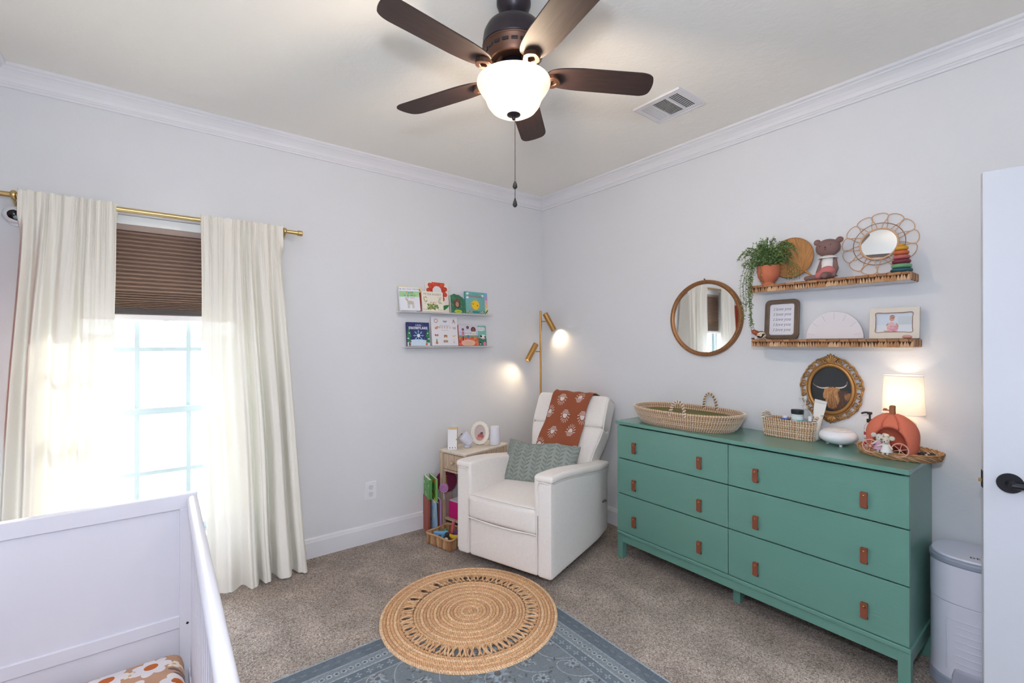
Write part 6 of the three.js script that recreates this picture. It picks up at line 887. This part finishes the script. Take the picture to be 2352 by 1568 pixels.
{
  const f = thing('ornate_frame', 'gilt oval baroque frame with a highland cow picture', 'framed picture', [XR, 1.176, -0.9], RW), gilt = M.oldGold;
  const A = 0.1, B = 0.126; const el = (a, n = 0) => [Math.cos(a) * (A + n), Math.sin(a) * (B + n)];
  part('inner_ring', T(new THREE.TorusGeometry(1, 0.09, 14, 96), [0, 0, 0.014], undefined, [A, B, 0.1]), gilt, f);
  part('ring_bead', new THREE.TubeGeometry(new THREE.CatmullRomCurve3(Array.from({ length: 60 }, (_, i) => { const [x, y] = el(i / 60 * 2 * Math.PI, 0.012); return V(x, y, 0.014); }), true), 160, 0.0034, 7, true), gilt, f);
  const cow = part('picture', T(new THREE.CircleGeometry(0.5, 64), [0, 0, 0.008], undefined, [2 * A, 2 * B, 1]), std(0xffffff, 0.45, { map: print(400, 512, (g, w, h) => {
    fillAll(g, '#23272a', w, h); for (let i = 0; i < 900; i++) { g.fillStyle = 'rgba(60,66,66,0.1)'; g.fillRect(rnd() * w, rnd() * h, 10, 8); }
    const hair = (x, y, rx, ry, cols, n, len, dx) => { g.lineCap = 'round'; for (let i = 0; i < n; i++) { const a = rnd() * 6.283, r = Math.sqrt(rnd()), px = x + Math.cos(a) * rx * r, py = y + Math.sin(a) * ry * r; g.strokeStyle = cols[Math.floor(rnd() * cols.length)]; g.lineWidth = 2 + 2 * rnd(); g.beginPath(); g.moveTo(px, py); g.quadraticCurveTo(px + dx * 0.4, py + len * 0.5, px + dx + (rnd() - 0.5) * 14, py + len); g.stroke(); } };
    hair(w * 0.78, h * 0.74, 110, 120, ['#4a2f22', '#5e3c28', '#3a2820', '#6e4a30'], 700, 44, 10); hair(w * 0.92, h * 0.62, 50, 30, ['#8a5a36', '#a06c42'], 160, 30, 6);
    g.strokeStyle = '#cfc2b4'; g.lineCap = 'round'; const horn = (pts, w0) => { for (let i = 0; i < 40; i++) { const t = i / 39, q = pts(t); ell(g, q[0], q[1], lerp(w0, 3, t), lerp(w0, 3, t), t > 0.75 ? '#8a8078' : '#d2c4b6'); } };
    horn((t) => [w * (0.44 - 0.36 * t), h * (0.475 - 0.07 * Math.pow(t, 3) - 0.0 + 0.02 * Math.sin(t * 3))], 9); horn((t) => [w * (0.62 + 0.24 * Math.sin(t * 1.6)), h * (0.47 - 0.14 * Math.pow(t, 2.2))], 9);
    hair(w * 0.54, h * 0.52, 66, 36, ['#b07a48', '#c08c58', '#96623a'], 520, 40, 2); hair(w * 0.53, h * 0.62, 60, 60, ['#a06c40', '#b88450', '#7c5032', '#c89a68'], 800, 60, 0); hair(w * 0.52, h * 0.74, 44, 34, ['#7c5236', '#94643e', '#b48858'], 300, 56, 4); hair(w * 0.38, h * 0.56, 16, 34, ['#a87444', '#c08a54'], 120, 44, -8); hair(w * 0.7, h * 0.56, 20, 22, ['#5a3c2a', '#44302a'], 160, 40, 12);
  }) }), f);
  const N = 18;
  for (let i = 0; i < N; i++) { // S-scrolls round the rim
    const a = (i + 0.5) / N * 2 * Math.PI, s = Math.cos(a) > 0 ? 1 : -1, up = Math.sin(a), wdt = 0.031 + 0.004 * Math.cos(i * 2.4), P = [];
    const t = V(-Math.sin(a) * A, Math.cos(a) * B, 0).normalize(), n = V(Math.cos(a) * B, Math.sin(a) * A, 0).normalize(), [x0, y0] = el(a, 0.012);
    for (let k = 0; k <= 22; k++) { const u = k / 22, th = u * 7.6, r = lerp(0.0165, 0.003, u), c = V(x0, y0, 0.01).addScaledVector(n, 0.016).addScaledVector(t, s * 0.002); P.push(c.addScaledVector(t, s * Math.cos(th + 2.6) * r * 1.1).addScaledVector(n, Math.sin(th + 2.6) * r).add(V(0, 0, 0.006 * Math.sin(u * 3)))); }
    part('scroll', tube(P, 0.0038, 44, 6), gilt, f);
    const Q = []; for (let k = 0; k <= 12; k++) { const u = k / 12, b2 = a + (u - 0.5) * 0.42 * s, [x, y] = el(b2, 0.014 + wdt * 0.62 + 0.008 * Math.sin(u * Math.PI) + 0.003 * Math.sin(u * 9)); Q.push([x, y, 0.008 + 0.005 * Math.sin(u * Math.PI)]); } part('acanthus_leaf', tube(Q, 0.0044, 24, 6), gilt, f);
  }
  for (const s of [1, -1]) { // shell crests
    for (let k = -3; k <= 3; k++) { const a = k * 0.3, L = 0.05 - 0.004 * Math.abs(k) - (s < 0 ? 0.006 : 0); part('shell_lobe', T(ball(0.5, [0, 0, 0], undefined, 14), [Math.sin(a) * L * 0.62, s * (B + 0.012 + Math.cos(a) * L * 0.5), 0.012], [0, 0, -s * a], [0.014, L, 0.014]), gilt, f); }
    for (const e of [-1, 1]) { const P = []; for (let k = 0; k <= 18; k++) { const u = k / 18, th = u * 6.4, r = lerp(0.014, 0.003, u); P.push([e * (0.034 + Math.cos(th + 3.2) * r), s * (B + 0.018 + Math.sin(th + 3.2) * r), 0.013]); } part('scroll', tube(P, 0.0036, 36, 6), gilt, f); }
  }
}

// ================================================================== RUGS, CRIB, PAIL
const RUG = { x1: 1.684, z0: -2.128 };
{ // vintage area rug: woven print with a border
  const tex = print(2048, 2048, (g, W, h) => { // 1 px = 1.17 mm; origin at the rug's far corner (x = right edge, y = far edge)
    fillAll(g, '#70777d', W, h);
    const motif = (x, y, s, c1, c2) => { for (let i = 0; i < 8; i++) { const a = i * 0.785; ell(g, x + Math.cos(a) * 17 * s, y + Math.sin(a) * 17 * s, 12 * s, 5 * s, c1, a); } ell(g, x, y, 9 * s, 9 * s, c2); for (let i = 0; i < 12; i++) { const a = i * 0.5236; ell(g, x + Math.cos(a) * 32 * s, y + Math.sin(a) * 32 * s, 4 * s, 3 * s, c2); } };
    const pale = ['#9ba1a6', '#8a949e', '#aaa9a4', '#939fac'], dark = ['#50565c', '#5a626a', '#5a5854', '#525c66'];
    for (let y = 210; y < h + 60; y += 118) for (let x = 210; x < W + 60; x += 118) { const q = hash(x, y), ox = (hash(y, x) - 0.5) * 50, oy = (hash(x + 1, y) - 0.5) * 50; motif(x + ox, y + oy, 0.8 + 0.8 * q, pale[Math.floor(q * 4)], dark[Math.floor(q * 7) % 4]); g.strokeStyle = pale[Math.floor(q * 9) % 4]; g.lineWidth = 4; g.beginPath(); g.moveTo(x, y); g.bezierCurveTo(x + 60, y - 70, x + 110, y + 60, x + 128 * (q - 0.2), y + 110); g.stroke(); for (let i = 0; i < 7; i++) ell(g, x + 20 * i - 40 + ox, y + 50 * Math.sin(i + q * 6), 11, 4, i % 2 ? pale[i % 4] : dark[i % 4], q * 6 + i); }
    const band = (a, b, c) => { g.fillStyle = c; g.fillRect(0, a, W, b - a); g.fillRect(a, 0, b - a, h); };
    band(0, 9, '#9fa9b2'); band(9, 70, '#59636d'); band(70, 78, '#8e979f'); band(78, 128, '#7d848a'); band(128, 135, '#a2a8ac'); band(135, 182, '#5f6972'); band(182, 188, '#8e979f');
    for (let i = 0; i < 80; i++) { const p = 100 + i * 26; for (const [x, y] of [[p, 103], [103, p]]) { g.strokeStyle = '#b4babf'; g.lineWidth = 3; g.beginPath(); g.arc(x, y, 9, 0, 7); g.stroke(); ell(g, x, y, 4, 4, '#4c545c'); } } 
    for (let i = 0; i < 52; i++) { const p = 150 + i * 40; for (const [x, y] of [[p, 158], [158, p]]) { for (let k = 0; k < 4; k++) ell(g, x + Math.cos(k * 1.57) * 8, y + Math.sin(k * 1.57) * 8, 6, 3.5, '#929ca5', k * 1.57); } for (const [x, y] of [[p, 40], [40, p]]) ell(g, x, y, 12, 5, '#6d7780', x > y ? 0 : 1.57); }
    for (let i = 0; i < 60000; i++) { const q = rnd(); g.fillStyle = q < 0.4 ? 'rgba(70,78,86,0.35)' : q < 0.8 ? 'rgba(150,160,168,0.3)' : 'rgba(112,104,98,0.3)'; g.fillRect(rnd() * W, rnd() * h, 2 + 8 * rnd(), 2); }
    for (let i = 0; i < 150000; i++) { const q = rnd(), x = rnd() * W, y = rnd() * h, wear = vnoise(x / 90, y / 60); if (q > wear * 1.3) continue; g.fillStyle = ['rgba(104,112,118,0.55)', 'rgba(124,130,136,0.5)', 'rgba(86,94,100,0.5)', 'rgba(118,112,106,0.45)'][i % 4]; g.fillRect(x, y, 2 + 9 * rnd(), 1.6); }
    for (let i = 0; i < 260; i++) { ell(g, rnd() * W, rnd() * h, 20 + 60 * rnd(), 10 + 40 * rnd(), 'rgba(128,134,138,0.16)', rnd() * 3); }
  });
  const g = span(RUG.x1 - 1.55, RUG.x1, 0.001, 0.009, RUG.z0, 0.27, 0.003), p = g.attributes.position, uv = g.attributes.uv; for (let i = 0; i < p.count; i++) uv.setXY(i, (RUG.x1 - p.getX(i)) / 2.4, 1 - (p.getZ(i) - RUG.z0) / 2.4);
  const r = solo('area_rug', g, std(0xffffff, 0.95, { map: tex, bumpMap: rep(weave, 8), bumpScale: 0.0015 }), 'grey blue vintage patterned area rug on the carpet', 'rug');
}
{ // round jute rug: braided rings and a looped openwork band
  const J = thing('jute_rug', 'round braided jute rug with an openwork ring', 'rug', [1.284, 0.0095, -2.046]);
  const jute = [[224, 180, 138], [214, 168, 124], [231, 191, 151], [206, 158, 116]].map((c, k) => std(0xffffff, 0.92, { map: data(256, 16, (i, j) => { const n = 0.78 + 0.36 * vnoise(i / 2 + 40 * k, j / 2) + 0.1 * Math.sin(i * 0.8 + j * 0.8); return c.map((v) => v * n); }) }));
  const braid = (R, w) => { // flat braid: ring with herringbone relief
    const N = Math.max(40, Math.round(R * 2 * Math.PI / 0.0075)), pl = Math.max(6, Math.round(R * 2 * Math.PI / 0.02));
    return grid(N, 8, (u, v) => { const a = u * 2 * Math.PI, c = v * Math.PI, off = Math.cos(c) * -w / 2, ch = Math.abs(Math.cos(c)), plait = 0.5 + 0.5 * Math.cos(u * pl * 2 * Math.PI + ch * 2.6 + (Math.cos(c) > 0 ? Math.PI : 0)); const rad = R + off + 0.0008 * Math.sin(u * pl * 2 * Math.PI); return V(Math.cos(a) * rad, Math.sin(c) * (0.0085 + 0.0028 * plait), Math.sin(a) * rad); }, (u, v) => [u * R * 18, v]);
  };
  const st = 0.0172; let k = 0;
  for (let R = 0.009; R < 0.3; R += st) part('braid', braid(R, st * 1.04), jute[(k++ * 3) % 4], J);
  for (let R = 0.363; R < 0.456; R += st) part('braid', braid(R, st * 1.04), jute[(k++ * 3) % 4], J);
  for (const s of [0, 1]) for (let i = 0; i < 46; i++) { const a0 = i / 46 * 2 * Math.PI, P = []; for (let q = 0; q <= 8; q++) { const t = q / 8, a = a0 + t * 2 * Math.PI / 46, r = 0.3255 + 0.031 * Math.cos(t * 2 * Math.PI + s * Math.PI) * 1.0; P.push([Math.cos(a + 0.02 * Math.sin(i * 3)) * r, 0.0085 + 0.003 * Math.sin(t * 6.28 + s), Math.sin(a + 0.02 * Math.sin(i * 3)) * r]); } part('loop_cord', tube(P, 0.0052, 12, 6), jute[(i + s) % 4], J); }
}
{ // crib
  const cr = thing('baby_crib', 'white crib with a panelled end and round top rail', 'crib', [0, 0, 0]), X0 = -0.62, X1 = 0.098, Z0 = -2.175, Z1 = -0.84, wp = std(srgb(234, 233, 243), 0.32);
  const end = (z, s) => { // panelled end: rails, stiles and panel, s = direction to the inside
    part('end_panel', span(X0 + 0.02, X1 - 0.02, 0.1, 0.83, z - 0.006, z + 0.006), wp, cr);
    part('top_rail', span(X0, X1 + 0.012, 0.783, 0.84, z - 0.016, z + 0.016, 0.004), wp, cr);
    part('middle_rail', span(X0 + 0.05, X1 - 0.04, 0.33, 0.378, z - 0.014, z + 0.014, 0.004), wp, cr);
    part('bottom_rail', span(X0 + 0.05, X1 - 0.04, 0.1, 0.15, z - 0.014, z + 0.014, 0.004), wp, cr);
    for (const x of [X0 + 0.025, X1 - 0.02]) part('corner_post', span(x - 0.025, x + 0.025, 0, 0.785, z - 0.018, z + 0.018, 0.004), wp, cr);
    part('bolt_hole', cyl(0.0045, 0.0045, 0.003, [X1 - 0.02, 0.345, z + s * 0.018], [Math.PI / 2, 0, 0], 16), M.black, cr);
  };
  end(Z0, 1); end(Z1, -1);
  for (const x of [X0 + 0.025, X1 - 0.006]) {
    part('side_rail', T(new THREE.CapsuleGeometry(0.0185, Z1 - Z0 - 0.07, 10, 28), [x, 0.815, (Z0 + Z1) / 2], [Math.PI / 2, 0, 0]), wp, cr);
    part('lower_rail', span(x - 0.011, x + 0.011, 0.13, 0.17, Z0 + 0.016, Z1 - 0.016, 0.003), wp, cr);
    for (let i = 0; i < 19; i++) { const z = lerp(Z0 + 0.07, Z1 - 0.07, i / 18); part('slat', span(x - 0.006, x + 0.006, 0.165, 0.805, z - 0.012, z + 0.012, 0.004), wp, cr); }
  }
  part('mattress_support', span(X0 + 0.03, X1 - 0.02, 0.115, 0.13, Z0 + 0.02, Z1 - 0.02), wp, cr);
  const floral = print(1024, 1024, (g, W, h) => {
    fillAll(g, '#c69a7e', W, h); const petal = (x, y, s, rot) => { for (let i = 0; i < 7; i++) { const a = rot + i * 0.8976; ell(g, x + Math.cos(a) * 44 * s, y + Math.sin(a) * 44 * s, 36 * s, 25 * s, '#efe8ea', a); } ell(g, x, y, 42 * s, 42 * s, '#efe8ea'); ell(g, x, y, 28 * s, 25 * s, '#c4662c'); };
    const lf = (x, y, s, rot) => { g.save(); g.translate(x, y); g.rotate(rot); g.strokeStyle = '#7c6464'; g.lineWidth = 9; g.beginPath(); g.moveTo(0, 0); g.lineTo(90 * s, 0); g.stroke(); for (const q of [-0.5, 0.5]) ell(g, 44 * s, q * 36, 42 * s, 13, '#7c6464', q); ell(g, 96 * s, 0, 36 * s, 12, '#7c6464', 0); g.restore(); };
    for (let j = 0; j < 5; j++) for (let i = 0; i < 5; i++) { const x = i * 205 + (j % 2) * 100 + 40 + 30 * (hash(i, j) - 0.5), y = j * 205 + 60 + 30 * (hash(j, i + 9) - 0.5); lf(x + 60, y + 70, 0.9, hash(i + 3, j) * 6.28); }
    for (let j = 0; j < 5; j++) for (let i = 0; i < 5; i++) { const x = i * 205 + (j % 2) * 100 + 40 + 30 * (hash(i, j) - 0.5), y = j * 205 + 60 + 30 * (hash(j, i + 9) - 0.5); petal(x, y, 1.0 + 0.3 * hash(i, j + 5), hash(i, j) * 3); const u = x + 104, v = y - 30; for (let k = 0; k < 5; k++) ell(g, u + Math.cos(k * 1.257) * 17, v + Math.sin(k * 1.257) * 17, 15, 11, '#f0e6d8', k * 1.257); ell(g, u, v, 9, 9, '#dcae7a'); }
  }); floral.wrapS = floral.wrapT = THREE.RepeatWrapping;
  const m = thing('crib_mattress', 'crib mattress in a tan sheet with white and orange flowers', 'mattress', [(X0 + X1) / 2, 0.208, (Z0 + Z1) / 2]);
  const g = T(cushion(0.645, 0.12, Z1 - Z0 - 0.06, 0.045, { n: 22, py: 0.012 }), [0.004, 0, 0]); { const p = g.attributes.position, uv = g.attributes.uv; for (let i = 0; i < p.count; i++) uv.setXY(i, p.getX(i) / 0.62 + p.getY(i), p.getZ(i) / 0.62 + p.getY(i)); }
  part('fitted_sheet', g, std(0xffffff, 0.9, { map: floral, bumpMap: rep(weave, 4), bumpScale: 0.0006 }), m);
}
{ // nappy pail between the dresser and the door
  const P = thing('nappy_pail', 'white pedal nappy pail with a grey rim beside the dresser', 'pail', [2.672, 0, -0.358], RW); // local z faces the room
  const grey = std(srgb(150, 158, 174), 0.45), body = std(srgb(222, 223, 238), 0.4);
  const D2 = (s, n = 64) => Array.from({ length: n }, (_, i) => { const a = i / n * 2 * Math.PI, c = Math.cos(a), q = Math.sin(a); return [Math.sign(c) * Math.pow(Math.abs(c), 0.82) * 0.127 * s, Math.sign(q) * Math.pow(Math.abs(q), 0.82) * 0.129 * s]; });
  const slab = (y0, y1, s, bev) => T(extrude(new THREE.Shape(D2(s, 96).map(([x, y]) => new THREE.Vector2(x, -y))), y1 - y0 - 2 * bev, bev), [0, y0 + bev, 0], [-Math.PI / 2, 0, 0]);
  part('base_ring', slab(0, 0.055, 1.0, 0.008), grey, P);
  part('pail_body', slab(0.05, 0.36, 0.965, 0.002), body, P); part('upper_body', slab(0.361, 0.515, 0.972, 0.003), body, P);
  part('rim', slab(0.512, 0.542, 1.0, 0.009), grey, P);
  const lid = part('lid', slab(0.54, 0.551, 0.94, 0.005), body, P);
  part('emblem', T(new THREE.PlaneGeometry(0.12, 0.075), [0.045, 0.5515, 0.05], [-Math.PI / 2, 0, 0.25]), std(0xffffff, 0.4, { map: print(256, 160, (g, W, h) => { fillAll(g, '#dedfee', W, h); ell(g, W * 0.62, h * 0.3, 46, 26, '#b2443c'); txt(g, 'DEKOR', W * 0.5, h * 0.68, 58, '#2e2c38'); }) }), lid);
  const front = [...D2(0.975, 96)].filter(([, y]) => y > 0.02).sort((a, b) => a[0] - b[0]); const zAt = (x) => { for (let i = 1; i < front.length; i++) if (x <= front[i][0]) { const [x0, z0] = front[i - 1], [x1, z1] = front[i]; return lerp(z0, z1, (x - x0) / (x1 - x0 || 1)); } return front[front.length - 1][1]; };
  const line = (y, x0, x1, r) => tube(Array.from({ length: 14 }, (_, i) => { const x = lerp(x0, x1, i / 13); return [x, y, zAt(x)]; }), r, 26, 6);
  part('panel_edge', line(0.3, -0.055, 0.09, 0.0022), body, P); part('panel_edge', tube([[-0.055, 0.3, zAt(-0.055)], [-0.055, 0.2, zAt(-0.055)], [-0.055, 0.09, zAt(-0.055)]], 0.0022, 12, 6), body, P);
  for (let i = 0; i < 6; i++) part('rib', line(0.274 - i * 0.0285, -0.03, 0.08, 0.002), body, P);
  part('button', T(ball(0.02, [0.06, 0.485, zAt(0.06) - 0.004], [1, 0.45, 0.5], 20)), grey, P);
  part('pedal_recess', T(cushion(0.12, 0.075, 0.03, 0.012, { n: 10, fn: (v) => { if (v.y > 0) v.x *= 1 - 4 * v.y; } }), [0.02, 0.07, zAt(0.02) - 0.008]), std(srgb(176, 178, 196), 0.5), P);
  part('pedal', T(cushion(0.1, 0.016, 0.05, 0.006, { n: 8 }), [0.02, 0.028, 0.135]), grey, P);
}
renderer.render(scene, camera);
